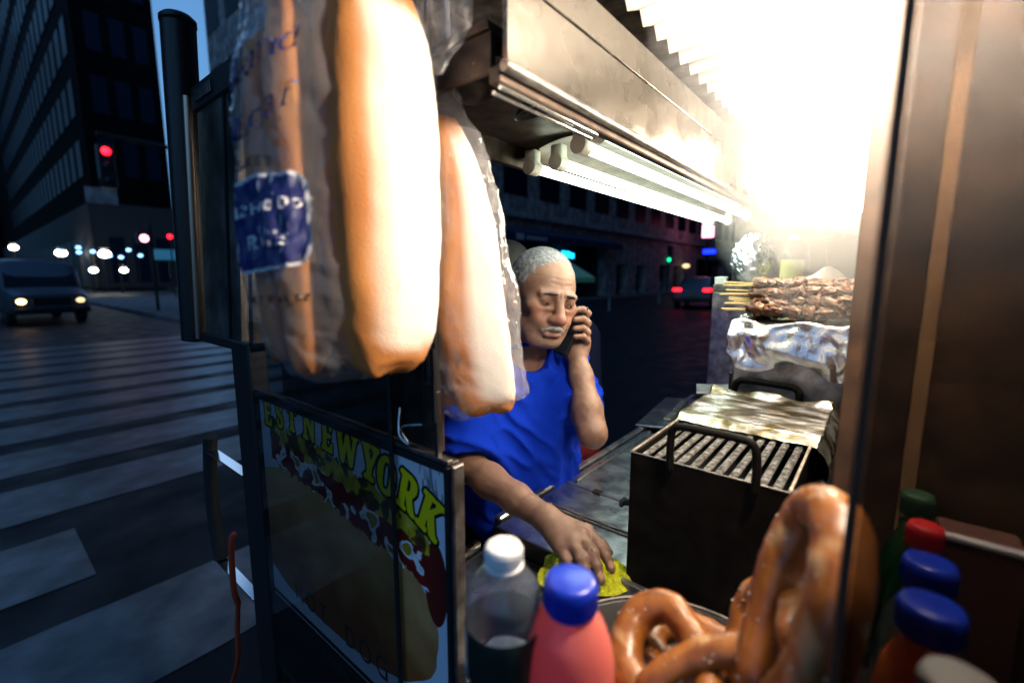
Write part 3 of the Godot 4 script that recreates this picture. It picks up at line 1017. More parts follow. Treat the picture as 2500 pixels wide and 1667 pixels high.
func hood(c):
	var z0 = -2.38; var z1 = -0.425
	# stainless front in two strips with a seam, and its folded lower lip
	part("fascia", Vector3(-0.362, 1.79, z0), Vector3(-0.355, 1.882, z1), M.brushed_steel, c, 0.001)
	part("fascia", Vector3(-0.362, 1.8845, z0), Vector3(-0.3545, 1.937, z1), M.brushed_steel, c, 0.001)
	var lip := MB.new()
	lip.rod([Vector3(-0.36, 1.788, z0), Vector3(-0.36, 1.788, z1)], 0.007, 10)
	obj("fascia_lip", lip, M.steel, c)
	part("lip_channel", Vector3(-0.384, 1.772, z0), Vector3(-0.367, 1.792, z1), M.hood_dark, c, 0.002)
	for q in [[-0.37, 1.768], [-0.38, 1.764]]:
		var r := MB.new()
		r.rod([Vector3(q[0], q[1], -0.43), Vector3(q[0], q[1], -0.66)], 0.0028, 8)
		obj("hanging_rod", r, M.chrome, c)
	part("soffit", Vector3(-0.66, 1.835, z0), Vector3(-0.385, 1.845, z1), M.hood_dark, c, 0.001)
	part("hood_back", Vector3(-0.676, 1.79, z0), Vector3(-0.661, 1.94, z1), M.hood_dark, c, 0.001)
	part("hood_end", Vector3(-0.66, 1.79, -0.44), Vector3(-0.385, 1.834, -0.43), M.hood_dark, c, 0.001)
	part("roof_sheet", Vector3(-0.7, 2.03, -2.5), Vector3(0.42, 2.05, -0.3), M.dull_steel, c, 0.004)
	part("roof_side", Vector3(-0.676, 1.941, z0), Vector3(-0.661, 2.029, z1), M.dull_steel, c, 0.001)
	var wp := MB.new()
	wp.smooth()
	# curved reflector over the tubes
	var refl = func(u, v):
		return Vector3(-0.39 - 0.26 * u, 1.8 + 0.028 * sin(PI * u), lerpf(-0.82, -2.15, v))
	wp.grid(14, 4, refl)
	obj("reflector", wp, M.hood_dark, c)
	# two oval steel ladle bowls tucked under the soffit
	for q in [[Vector3(-0.452, 1.812, -0.487), 0.05, -0.7], [Vector3(-0.425, 1.805, -0.60), 0.045, -0.3]]:
		var b := MB.new()
		var xf = Transform3D(Basis(Vector3.UP, q[2]) * Basis(Vector3.RIGHT, 0.25) * Basis.from_scale(Vector3(1.5, 1, 0.8)), q[0])
		b.lathe([Vector2(q[1], 0.0), Vector2(q[1] * 0.96, -0.004), Vector2(q[1] * 0.9, 0.006), Vector2(q[1] * 0.6, 0.02), Vector2(0, 0.024)], 28, xf)
		obj("steel_bowl", b, M.dark_steel, c)
		b = MB.new()
		var ring = []
		for k in 29:
			ring.append(xf * Vector3(cos(TAU * k / 28) * q[1], -0.002, sin(TAU * k / 28) * q[1]))
		b.rod(ring, 0.0012, 6, false)
		obj("bowl_rim", b, M.steel, c)
	# ribbed ceiling
	for k in 34:
		var z = -0.36 - k * 0.06
		var s := MB.new()
		s.quad(Vector3(-0.354, 1.962, z), Vector3(0.33, 1.99, z), Vector3(0.33, 2.01, z - 0.045), Vector3(-0.354, 1.982, z - 0.045), Vector3(0, -1, 0))
		s.quad(Vector3(-0.354, 1.982, z - 0.045), Vector3(0.33, 2.01, z - 0.045), Vector3(0.33, 1.99, z - 0.06), Vector3(-0.354, 1.962, z - 0.06), Vector3(0, -1, 0))
		obj("ceiling_rib", s, M.white_enamel, c)

func lights(c):
	# four tubes under the hood, two white caps each
	var q = [[-0.612, 1.78, -0.83, -2.1], [-0.545, 1.78, -0.83, -2.12], [-0.45, 1.783, -0.762, -2.02], [-0.412, 1.795, -0.745, -1.7]]
	for i in 4:
		var d = q[i]
		var m := MB.new()
		m.rod([Vector3(d[0], d[1], d[2]), Vector3(d[0], d[1], d[3])], 0.0105 if i < 3 else 0.006, 14)
		var t = obj("fluorescent_tube", m, M.tube_light, c)
		for e in [d[2] + 0.012, d[3] - 0.012]:
			var k := MB.new()
			k.rod([Vector3(d[0], d[1], e - 0.014), Vector3(d[0], d[1], e + 0.014)], 0.0165, 14)
			k.span(Vector3(d[0] - 0.014, d[1], e - 0.012), Vector3(d[0] + 0.014, d[1] + 0.035, e + 0.012), 0.003)
			obj("end_cap", k, M.ivory_plastic, t)
		var a := AreaLight3D.new()
		a.name = numbered("tube_area_light")
		a.area_size = Vector2(0.025, absf(d[3] - d[2]))
		a.light_color = Color(0.88, 1.0, 0.95)
		a.light_energy = 0.11 if i < 3 else 0.03
		a.area_range = 20.0
		a.shadow_enabled = true
		add_child(a)
		a.position = Vector3(d[0], d[1] - 0.014, (d[2] + d[3]) * 0.5)
		a.rotation = Vector3(-PI / 2, 0, 0)
	# flood lamp hung from the ceiling, facing the bags
	var at = Vector3(-0.07, 1.80, -1.32)
	var n = Vector3(-0.42, -0.30, 0.85).normalized()
	var bs = Basis.looking_at(n, Vector3.UP)
	var h := MB.new()
	h.box(at - n * 0.03, Vector3(0.44, 0.26, 0.05), 0.012, bs)
	h.rod([at - n * 0.04, at - n * 0.04 + Vector3(0, 0.21, 0)], 0.012, 8)
	var fl = obj("flood_lamp", h, M.flood_housing, c)
	var g := MB.new()
	g.box(at, Vector3(0.40, 0.22, 0.006), 0.002, bs)
	obj("lamp_glass", g, M.flood_light, fl)
	var a := AreaLight3D.new()
	a.name = "flood_area_light"
	a.area_size = Vector2(0.40, 0.22)
	a.light_color = Color(1.0, 0.92, 0.82)
	a.light_energy = 1.5
	a.area_range = 30.0
	a.shadow_enabled = true
	add_child(a)
	a.transform = Transform3D(bs, at + n * 0.006)
	# bare globe bulb under the ceiling near the bags
	var bp = Vector3(0.035, 1.855, -0.58)
	h = MB.new()
	h.rod([bp + Vector3(0, 0.075, 0), bp + Vector3(0, 0.03, 0)], 0.016, 14)
	h.rod([bp + Vector3(0, 0.14, 0), bp + Vector3(0, 0.07, 0)], 0.004, 8)
	var sk = obj("bulb_socket", h, M.ivory_plastic, c)
	g = MB.new()
	g.ball(bp, Vector3(0.042, 0.045, 0.042), 18, 12)
	obj("lamp_bulb", g, M.bulb_light, sk)
	lamp("bulb_omni_light", bp, Color(1.0, 0.93, 0.84), 0.95, 0.04)
	# smoke from the grill hanging under the roof in the lamp light
	for sv in [[Vector3(0.62, 0.38, 1.5), 0.42, "densest inner wisp of pale smoke glowing under the cart roof by the lamps"], [Vector3(0.72, 0.58, 1.85), 0.32, "thinner pale smoke spreading round the densest wisp under the cart roof"], [Vector3(0.64, 0.82, 1.8), 0.16, "faintest outer haze of grill smoke reaching down towards the skewers"]]:
		var fog := FogVolume.new()
		fog.name = numbered("grill_smoke")
		fog.size = sv[0]
		fog.position = Vector3(0.02, 1.82, -1.18)
		fog.shape = RenderingServer.FOG_VOLUME_SHAPE_ELLIPSOID
		var fm := FogMaterial.new()
		fm.density = sv[1]
		fm.albedo = Color(1, 1, 1)
		fog.material = fm
		add_child(fog)
		tag(fog, sv[2], "smoke", "", "stuff")
	var st := FogVolume.new()
	st.name = numbered("grill_smoke")
	st.size = Vector3(0.34, 0.34, 0.5)
	st.position = Vector3(-0.30, 1.68, -1.72)
	st.shape = RenderingServer.FOG_VOLUME_SHAPE_ELLIPSOID
	var sm := FogMaterial.new()
	sm.density = 0.3
	st.material = sm
	add_child(st)
	tag(st, "wisp of white steam rising behind the meat skewers beside the foil bundle", "smoke", "", "stuff")

func end_panel(c):
	var z = -0.41
	# wing with the sign: board, frame, trim
	part("board", Vector3(-1.09, 0.3, z - 0.02), Vector3(-0.448, 1.29, z - 0.004), M.dark_steel, c, 0.002)
	var s := MB.new()
	s.quad(Vector3(-1.085, 0.80, z - 0.002), Vector3(-0.458, 0.80, z - 0.002), Vector3(-0.458, 1.272, z - 0.002), Vector3(-1.085, 1.272, z - 0.002), Vector3(0, 0, 1), Vector2(0, 1), Vector2(1, 1), Vector2(1, 0), Vector2(0, 0))
	var sg = obj("sign_panel", s, poster(), c)
	sg.set_meta("label", "printed sign with yellow NEW YORK lettering over a large hot dog")
	part("sign_trim", Vector3(-0.458, 0.3, z - 0.003), Vector3(-0.448, 1.283, z + 0.004), M.black_frame, c, 0.001)
	part("sign_trim", Vector3(-0.4475, 0.3, z - 0.02), Vector3(-0.4385, 1.287, z + 0.002), M.dull_steel, c, 0.002)
	part("sign_trim", Vector3(-1.09, 1.2725, z - 0.003), Vector3(-0.459, 1.284, z + 0.003), M.black_frame, c, 0.001)
	part("sign_trim", Vector3(-1.09, 1.2865, z - 0.008), Vector3(-0.449, 1.2935, z + 0.003), M.dull_steel, c, 0.001)
	for y in [0.795, 0.752]:
		part("sign_rail", Vector3(-1.15, y - 0.004, z - 0.003), Vector3(-0.46, y, z + 0.004), M.chrome, c, 0.001)
	part("rail_band", Vector3(-1.15, 0.753, z - 0.0035), Vector3(-0.46, 0.7905, z - 0.001), M.dark_steel, c, 0.001)
	# tinted sheet over most of the sign, its dark edge strip
	part("tinted_sheet", Vector3(-1.09, 0.6, z + 0.006), Vector3(-0.577, 1.45, z + 0.008), M.tint_sheet, c, 0.0)
	part("sheet_edge", Vector3(-0.577, 0.6, z + 0.005), Vector3(-0.568, 1.45, z + 0.01), M.black_frame, c, 0.001)
	# upper part of the wing: dark smoked back board, top rail, posts
	part("upper_board", Vector3(-0.985, 1.294, z - 0.02), Vector3(-0.515, 1.93, z - 0.012), M.dark_steel, c, 0.002)
	part("back_plate", Vector3(-0.514, 1.294, z - 0.02), Vector3(-0.478, 1.395, z - 0.012), M.hood_dark, c, 0.002)
	part("corner_bar", Vector3(-0.4775, 1.29, z - 0.006), Vector3(-0.4705, 2.03, z + 0.002), M.black_frame, c, 0.001)
	part("corner_bar", Vector3(-0.4705, 1.29, z - 0.005), Vector3(-0.4685, 1.39, z + 0.003), M.steel, c, 0.0005)
	part("bar_sleeve", Vector3(-0.4785, 1.345, z + 0.0025), Vector3(-0.4695, 1.45, z + 0.006), M.black_frame, c, 0.001)
	part("top_rail", Vector3(-1.30, 1.93, z - 0.03), Vector3(-0.48, 1.985, z + 0.01), M.black_frame, c, 0.003)
	for q in [[-1.27, -1.17], [-1.06, -0.96], [-0.87, -0.77]]:
		part("rail_patch", Vector3(q[0], 1.945, z + 0.0105), Vector3(q[1], 1.97, z + 0.013), M.dull_steel, c, 0.001)
	part("door_post", Vector3(-1.19, 0.15, z - 0.03), Vector3(-1.092, 1.40, z + 0.012), M.black_frame, c, 0.004)
	# stainless strips and a clear slit left of the wing
	# (the door leans a little outwards at the foot)
	var lean = func(called, xa, xb, za, zb, mt, ya = 1.40, yb = 1.93):
		var q := MB.new()
		var sh = func(x, y): return x + (y - 1.93) * 0.16
		for e in [[xa, xb, za, zb]]:
			var c8 = []
			for k in 8:
				var y = yb if k & 2 else ya
				c8.append(Vector3(sh.call(e[1] if k & 1 else e[0], y), y, e[3] if k & 4 else e[2]))
			var mid = (c8[0] + c8[7]) * 0.5
			for f in [[0, 1, 3, 2], [4, 5, 7, 6], [0, 1, 5, 4], [2, 3, 7, 6], [0, 2, 6, 4], [1, 3, 7, 5]]:
				q.quad(c8[f[0]], c8[f[1]], c8[f[2]], c8[f[3]], (c8[f[0]] + c8[f[2]]) * 0.5 - mid)
		return obj(called, q, mt, c)
	lean.call("door_strip", -1.290, -1.128, z - 0.02, z + 0.004, M.door_steel)
	lean.call("door_strip", -1.118, -1.062, z - 0.02, z + 0.002, M.door_steel)
	lean.call("door_seam", -1.1275, -1.1185, z - 0.02, z + 0.007, M.black_frame)
	lean.call("clear_strip", -1.06, -1.015, z - 0.016, z - 0.012, M.clear_pane, 1.42, 1.91)
	lean.call("edge_strip", -1.013, -0.992, z - 0.02, z + 0.004, M.steel)
	part("door_base", Vector3(-1.46, 1.375, z - 0.03), Vector3(-1.092, 1.4, z + 0.01), M.black_frame, c, 0.003)
	# black rounded pipe with a bright edge
	var m := MB.new()
	m.rod([Vector3(-1.465, 1.375, z), Vector3(-1.375, 2.15, z)], 0.037, 28)
	var pipe = obj("black_pipe", m, M.black_paint, c)
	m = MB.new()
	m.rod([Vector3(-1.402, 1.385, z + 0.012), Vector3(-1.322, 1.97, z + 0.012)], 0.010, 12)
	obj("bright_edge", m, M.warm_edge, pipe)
	m = MB.new()
	m.lathe([Vector2(0.034, 0), Vector2(0.0385, 0.0), Vector2(0.0385, 0.012), Vector2(0.03, 0.02), Vector2(0, 0.022)], 28, Transform3D(Basis.IDENTITY, Vector3(-1.374, 2.146, z)))
	obj("pipe_cap", m, M.black_paint, pipe)
	# grab handle: two chrome arms and a black grip
	m = MB.new()
	m.span(Vector3(-1.46, 1.055, z - 0.012), Vector3(-1.19, 1.06, z + 0.014), 0.001)
	var hd = obj("grab_handle", m, M.chrome, c)
	m = MB.new()
	m.span(Vector3(-1.46, 0.715, z - 0.012), Vector3(-1.19, 0.72, z + 0.014), 0.001)
	obj("lower_arm", m, M.chrome, hd)
	m = MB.new()
	m.rod(spline([Vector3(-1.44, 1.1, z), Vector3(-1.455, 1.05, z), Vector3(-1.475, 0.95, z), Vector3(-1.475, 0.82, z), Vector3(-1.45, 0.72, z)], 5), 0.018, 12)
	obj("grip", m, M.rubber, hd)
	# latch and wire near the corner
	m = MB.new()
	m.rod(spline([Vector3(-0.53, 1.36, z + 0.02), Vector3(-0.52, 1.325, z + 0.03), Vector3(-0.505, 1.312, z + 0.025), Vector3(-0.515, 1.335, z + 0.03), Vector3(-0.48, 1.345, z + 0.02)], 6), 0.0018, 6)
	obj("wire_latch", m, M.chrome, c)

func poster() -> StandardMaterial3D:
	# flat print: lettering and a large hot dog
	var X0 = -1.085; var Y1 = 1.272; var W = 0.627; var H = 0.472
	var w = 900; var h = 678
	var sc = w / W
	var im := Image.create(w, h, false, Image.FORMAT_RGB8)
	var n1 = fast(5, 9.0, 4); var n2 = fast(6, 30.0, 3); var n3 = fast(8, 16.0, 2)
	var band = func(x): return 1.195 - 0.06 * pow((x + 1.04) / 0.52, 1.6)
	for j in h:
		for i in w:
			var x = X0 + i / sc; var y = Y1 - j / sc
			var a = n1.get_noise_2d(x, y); var b = n2.get_noise_2d(x, y)
			var c = Color(0.88, 0.89, 0.94)
			# bun
			var q = Vector2((x + 0.83) / 0.345, (y - 0.985) / 0.155)
			var e = pow(absf(q.x), 2.6) + pow(absf(q.y), 2.4)
			if e < 1.0 + a * 0.05:
				var s = clampf(0.5 + q.y * 0.7 + a * 0.3, 0, 1)
				c = Color(0.62, 0.34, 0.16).lerp(Color(0.90, 0.68, 0.44), s)
			# sausage end
			q = Vector2((x + 0.487) / 0.026, (y - 1.085) / 0.07)
			if q.length_squared() < 1.0 and x > -0.515:
				c = Color(0.34, 0.08, 0.06).lerp(Color(0.52, 0.15, 0.10), clampf(0.5 - q.x * 0.4, 0, 1))
			# toppings
			var bd = band.call(x)
			var t = (y - bd + b * 0.016) / 0.042
			if x > -1.06 and x < -0.50 and t < 1.0 and t > -1.5:
				var k = n3.get_noise_2d(x * 0.9, y * 1.1) + 0.3 * b
				if t > -0.1:
					c = Color(0.80, 0.66, 0.14) if k > -0.05 else (Color(0.34, 0.33, 0.12) if k > -0.3 else Color(0.40, 0.20, 0.10))
					if k > 0.34: c = Color(0.78, 0.68, 0.24)
				else:
					c = Color(0.52, 0.10, 0.08) if k < 0.12 else (Color(0.95, 0.94, 0.92) if k < 0.45 else Color(0.68, 0.5, 0.12))
				c = c * (0.85 + 0.3 * (b + 0.5))
			# smudges of grease near the top corner
			if y > 1.225 and x > -0.53 and n3.get_noise_2d(x * 6.0, y * 0.8) > 0.22:
				c = c * 0.62
			im.set_pixel(i, j, c)
	var px = func(x, y): return Vector2((x - X0) * sc, (Y1 - y) * sc)
	var letters = [["E", -1.046, 1.244, 0.0, 0.052], ["S", -0.985, 1.2505, 0.0, 0.052], ["T", -0.929, 1.256, -0.02, 0.055], ["N", -0.858, 1.254, -0.04, 0.058], ["E", -0.789, 1.250, -0.07, 0.058], ["W", -0.722, 1.242, -0.1, 0.060], ["Y", -0.650, 1.235, -0.16, 0.064], ["O", -0.604, 1.225, -0.22, 0.064], ["R", -0.550, 1.212, -0.3, 0.064], ["K", -0.497, 1.193, -0.4, 0.066]]
	for pass_ in 2:
		for d in letters:
			var size = d[4] / 0.72
			var tr = text_tris(d[0], size)
			var reach = 11 if pass_ == 0 else 4
			var step = 3 if pass_ == 0 else 2
			for oy in range(-reach, reach + 1, step):
				for ox in range(-reach, reach + 1, step):
					if ox * ox + oy * oy > reach * reach + 1:
						continue
					var pl = func(v):
						var r = Vector2(v.x * 0.76, v.y).rotated(d[3])
						return px.call(d[1] + r.x, d[2] + r.y) + Vector2(ox, oy)
					raster(im, tr, pl, Color(0.03, 0.025, 0.02) if pass_ == 0 else Color(0.97, 0.88, 0.04))
	# thin outlined words low on the print
	var words = ["H", "O", "T", "", "D", "O", "G"]
	for k in 7:
		if words[k] == "": continue
		var tr = text_tris(words[k], 0.062, false, "Droid Sans")
		var cx = -0.955 + k * 0.052
		for pass_ in 2:
			var pl = func(v): return px.call(cx + v.x, 0.85 + v.y) + (Vector2.ZERO if pass_ == 0 else Vector2(1.5, 2.5))
			raster(im, tr, pl, Color(0.42, 0.40, 0.42) if pass_ == 0 else Color(0.26, 0.16, 0.11))
	var m := StandardMaterial3D.new()
	m.resource_name = "poster_print"
	m.albedo_texture = ImageTexture.create_from_image(im)
	m.roughness = 0.45
	return m

# ---------------------------------------------------------------- food and goods on the cart
func goods():
	grill()
	warming_box()
	skewers()
	bag_one()
	bag_two()
	pretzels()
	bottles()
	var t
	# yellow microfibre cloth under the hand
	var tw := MB.new()
	tw.smooth()
	var n = fast(31, 1.0, 3); var n2 = fast(32, 1.0, 2)
	var cl = func(u, v):
		var a = Vector2(u - 0.5, v - 0.5) * 2.0
		var m = maxf(absf(a.x), absf(a.y))
		# square sheet pressed towards a rounded outline
		var an = atan2(a.y, a.x)
		var dir = Vector2(cos(an), sin(an))
		var out = 1.0 + 0.10 * sin(an * 3.0 + 0.7) + 0.05 * sin(an * 5.0 + 2.0) + 0.03 * n.get_noise_2d(dir.x * 3.0, dir.y * 3.0)
		var p = Vector3(dir.x * m * out * 0.090, 0, dir.y * m * out * 0.072).rotated(Vector3.UP, 0.5)
		var q = Vector2(p.x, p.z) * 20.0
		var ridge = 1.0 - absf(n2.get_noise_2d(q.x * 0.9 + q.y * 0.5, q.y * 1.4) * 2.0)
		var ridge2 = 1.0 - absf(n.get_noise_2d(q.x * 1.1 + 7.0, q.y * 0.9 - q.x * 0.6) * 2.2)
		var hgt = 0.008 + 0.024 * maxf(ridge, 0.0) + 0.015 * maxf(ridge2, 0.0)
		hgt *= 1.0 - 0.6 * exp(-pow((a - Vector2(0.1, -0.05)).length() * 1.8, 4.0))
		hgt *= smoothstep(1.0, 0.5, m)
		return p + Vector3(0, maxf(hgt, 0.0), 0)
	tw.grid(90, 80, cl)
	var o = obj("cleaning_cloth", tw, M.towel)
	o.position = Vector3(-0.388, 0.9995, -0.692)
	tag(o, "crumpled bright yellow cleaning cloth under the vendor's hand", "cloth")
	# orange bungee cord hooked on the lower arm of the handle
	var cd := MB.new()
	cd.rod(spline([Vector3(-1.262, 0.68, -0.385), Vector3(-1.262, 0.735, -0.378), Vector3(-1.264, 0.86, -0.383), Vector3(-1.27, 0.875, -0.395)], 6), 0.0075, 10)
	cd.rod(spline([Vector3(-1.262, 0.69, -0.385), Vector3(-1.272, 0.6, -0.38), Vector3(-1.28, 0.5, -0.375), Vector3(-1.36, 0.36, -0.37), Vector3(-1.45, 0.2, -0.36), Vector3(-1.52, 0.02, -0.36)], 6), 0.0062, 10)
	o = obj("bungee_cord", cd, M.orange_cord)
	tag(o, "orange cord hanging from the lower chrome arm of the grab handle", "cord")
	# dark lid lying across the trough at the counter edge
	t = thing("pan_lid", "flat dark steel lid lying over the counter edge beyond the grill", "lid", Vector3(-0.61, 1.012, -1.74), 0.12)
	var m := MB.new()
	m.box(Vector3(0, 0.004, 0), Vector3(0.15, 0.008, 0.44), 0.003, Basis(Vector3.BACK, 0.08))
	obj("plate", m, M.counter_steel, t)
	m = MB.new()
	m.box(Vector3(0.02, 0.014, 0), Vector3(0.03, 0.012, 0.3), 0.003)
	obj("fold", m, M.dull_steel, t)
	# foil bundle, green bottle, black board and paper on the far shelf
	var fo := MB.new()
	var fn = fast(91, 1.0, 3)
	var ball = func(u, v):
		var an = u * TAU; var ph = (v - 0.5) * PI
		var d = Vector3(cos(ph) * cos(an), sin(ph), cos(ph) * sin(an))
		var r = 1.0 - 0.3 * absf(fn.get_noise_3dv(d * 2.6)) - 0.14 * absf(fn.get_noise_3dv(d * 7.0))
		return Vector3(d.x * 0.085, 0.10 + d.y * 0.105, d.z * 0.075) * Vector3(r, r, r)
	fo.smooth()
	fo.grid(60, 40, ball, true)
	o = obj("foil_bundle", fo, M.foil)
	o.position = Vector3(-0.40, 1.513, -1.96)
	tag(o, "crumpled silver foil bundle on the far shelf left of the green bottle", "foil")
	t = thing("green_bottle", "green glass bottle with a pale yellow label on the far shelf", "bottle", Vector3(-0.263, 1.5155, -1.9))
	m = MB.new()
	m.lathe([Vector2(0, 0.004), Vector2(0.034, 0.002), Vector2(0.036, 0.01), Vector2(0.036, 0.1), Vector2(0.03, 0.13), Vector2(0.016, 0.15), Vector2(0.013, 0.168)], 24)
	obj("glass", m, M.green_glass, t)
	m = MB.new()
	m.lathe([Vector2(0.0363, 0.02), Vector2(0.0368, 0.021), Vector2(0.0368, 0.088), Vector2(0.0363, 0.089)], 24)
	obj("label", m, M.label_yellow, t)
	m = MB.new()
	m.lathe([Vector2(0.0155, 0.158), Vector2(0.016, 0.16), Vector2(0.016, 0.176), Vector2(0, 0.178)], 20)
	obj("cap", m, M.cap_white, t)
	t = thing("black_board", "black sheet metal box leaning on the far wall under the glare", "box", Vector3(-0.152, 1.516, -2.1), -0.35)
	m = MB.new()
	m.box(Vector3(0, 0.085, 0), Vector3(0.17, 0.16, 0.03), 0.004, Basis(Vector3.BACK, 0.12))
	obj("panel", m, M.black_paint, t)
	m = MB.new()
	m.box(Vector3(-0.02, 0.085, 0.017), Vector3(0.004, 0.15, 0.004), 0.001, Basis(Vector3.BACK, 0.12))
	obj("rib", m, M.dull_steel, t)

func crinkle(nu, nv, f: Callable, amp: float, seed_: int, fr := 30.0) -> MB:
	# foil: the sheet f(u, v) pushed about by creased noise, left faceted
	var m := MB.new()
	m.smooth()
	var a = fast(seed_, 1.0, 2); var b = fast(seed_ + 1, 1.0, 2); var c = fast(seed_ + 2, 1.0, 2)
	a.noise_type = FastNoiseLite.TYPE_CELLULAR
	var g = func(u, v):
		var p: Vector3 = f.call(u, v)
		var q = p * fr
		return p + Vector3(b.get_noise_3dv(q), a.get_noise_3dv(q * 0.8) * 1.2 + 0.5, c.get_noise_3dv(q)) * amp
	m.grid(nu, nv, g)
	return m

func grill():
	var x0 = -0.318; var x1 = -0.076; var z0 = -1.235; var z1 = -0.716; var y0 = 1.0; var y1 = 1.244
	var base = Vector3((x0 + x1) / 2, y0, (z0 + z1) / 2)
	var t = thing("charcoal_grill", "black iron charcoal grill box with ash covered grate on the counter", "grill", base)
	MB.shift = -base
	part("front_wall", Vector3(x0, y0 + 0.001, z1 - 0.006), Vector3(x1, y1, z1), M.cast_iron, t, 0.0015)
	part("back_wall", Vector3(x0, y0 + 0.001, z0), Vector3(x1, y1 - 0.004, z0 + 0.006), M.cast_iron, t)
	part("side_wall", Vector3(x0, y0 + 0.001, z0 + 0.007), Vector3(x0 + 0.005, y1, z1 - 0.007), M.cast_iron, t)
	part("side_wall", Vector3(x1 - 0.005, y0 + 0.001, z0 + 0.007), Vector3(x1, y1, z1 - 0.007), M.cast_iron, t)
	part("rim", Vector3(x0 - 0.001, y1 + 0.0002, z0), Vector3(x0 + 0.004, y1 + 0.003, z1 - 0.003), M.rusty_steel, t, 0.001)
	part("rim", Vector3(x1 - 0.004, y1 + 0.0002, z0), Vector3(x1 + 0.001, y1 + 0.003, z1 - 0.003), M.rusty_steel, t, 0.001)
	part("rim", Vector3(x0, y1 + 0.0002, z1 - 0.0025), Vector3(x1, y1 + 0.002, z1 + 0.0005), M.dull_steel, t, 0.0008)
	part("coal_bed", Vector3(x0 + 0.006, 1.15, z0 + 0.007), Vector3(x1 - 0.006, 1.17, z1 - 0.007), M.rubber, t)
	for i in 11:
		var x = x0 + 0.019 + i * 0.0204
		var m := MB.new()
		m.box(Vector3(x, y1 - 0.006 + 0.001 * sin(i * 2.3), (-0.955 + z1) / 2 - 0.004), Vector3(0.0115, 0.006, 0.228), 0.0018, Basis(Vector3.UP, 0.01 * sin(i * 1.7)))
		obj("grate_bar", m, M.ash_bar, t)
	for z in [-0.735, -0.94]:
		part("cross_bar", Vector3(x0 + 0.006, y1 - 0.018, z - 0.004), Vector3(x1 - 0.006, y1 - 0.0105, z + 0.004), M.cast_iron, t, 0.001)
	# front loop handle
	var h := MB.new()
	h.rod(spline([Vector3(-0.246, 1.236, z1 + 0.006), Vector3(-0.247, 1.285, z1 + 0.006), Vector3(-0.242, 1.306, z1 + 0.006), Vector3(-0.222, 1.311, z1 + 0.006), Vector3(-0.148, 1.311, z1 + 0.006), Vector3(-0.128, 1.306, z1 + 0.006), Vector3(-0.121, 1.285, z1 + 0.006), Vector3(-0.12, 1.236, z1 + 0.006)], 5), 0.0062, 10)
	obj("loop_handle", h, M.cast_iron, t)
	var k := MB.new()
	k.rod([Vector3(x0 + 0.003, 1.145, -0.735), Vector3(x0 - 0.016, 1.14, -0.732)], 0.006, 10)
	k.box(Vector3(x0 - 0.018, 1.139, -0.732), Vector3(0.008, 0.014, 0.02), 0.002)
	obj("side_knob", k, M.rubber, t)
	MB.shift = Vector3.ZERO
	# foil over the griddle, draped on three sides
	var f = func(u, v):
		var zz = lerpf(-0.945, -1.215, v)
		var w = u * 0.42 - 0.03
		var y = 1.258
		var x = x0 - 0.004 + w
		if w < 0.0:
			x = x0 - 0.006; y = 1.258 + w
		elif w > 0.262:
			x = x1 + 0.008 + 0.022 * sin((w - 0.262) * 26.0); y = 1.258 - (w - 0.262) * (0.75 - 0.3 * v)
		if v < 0.08:
			y -= (0.08 - v) * 0.16
		if v > 0.9:
			y += (v - 0.9) * 0.13 * (0.6 + 0.4 * sin(u * 21.0))
		return Vector3(x, y, zz) - base
	var o = obj("foil_cover", crinkle(90, 60, f, 0.0035, 201, 30.0), M.foil_grimy)
	o.position = base
	tag(o, "grimy yellowed foil sheet covering the back half of the grill", "foil")

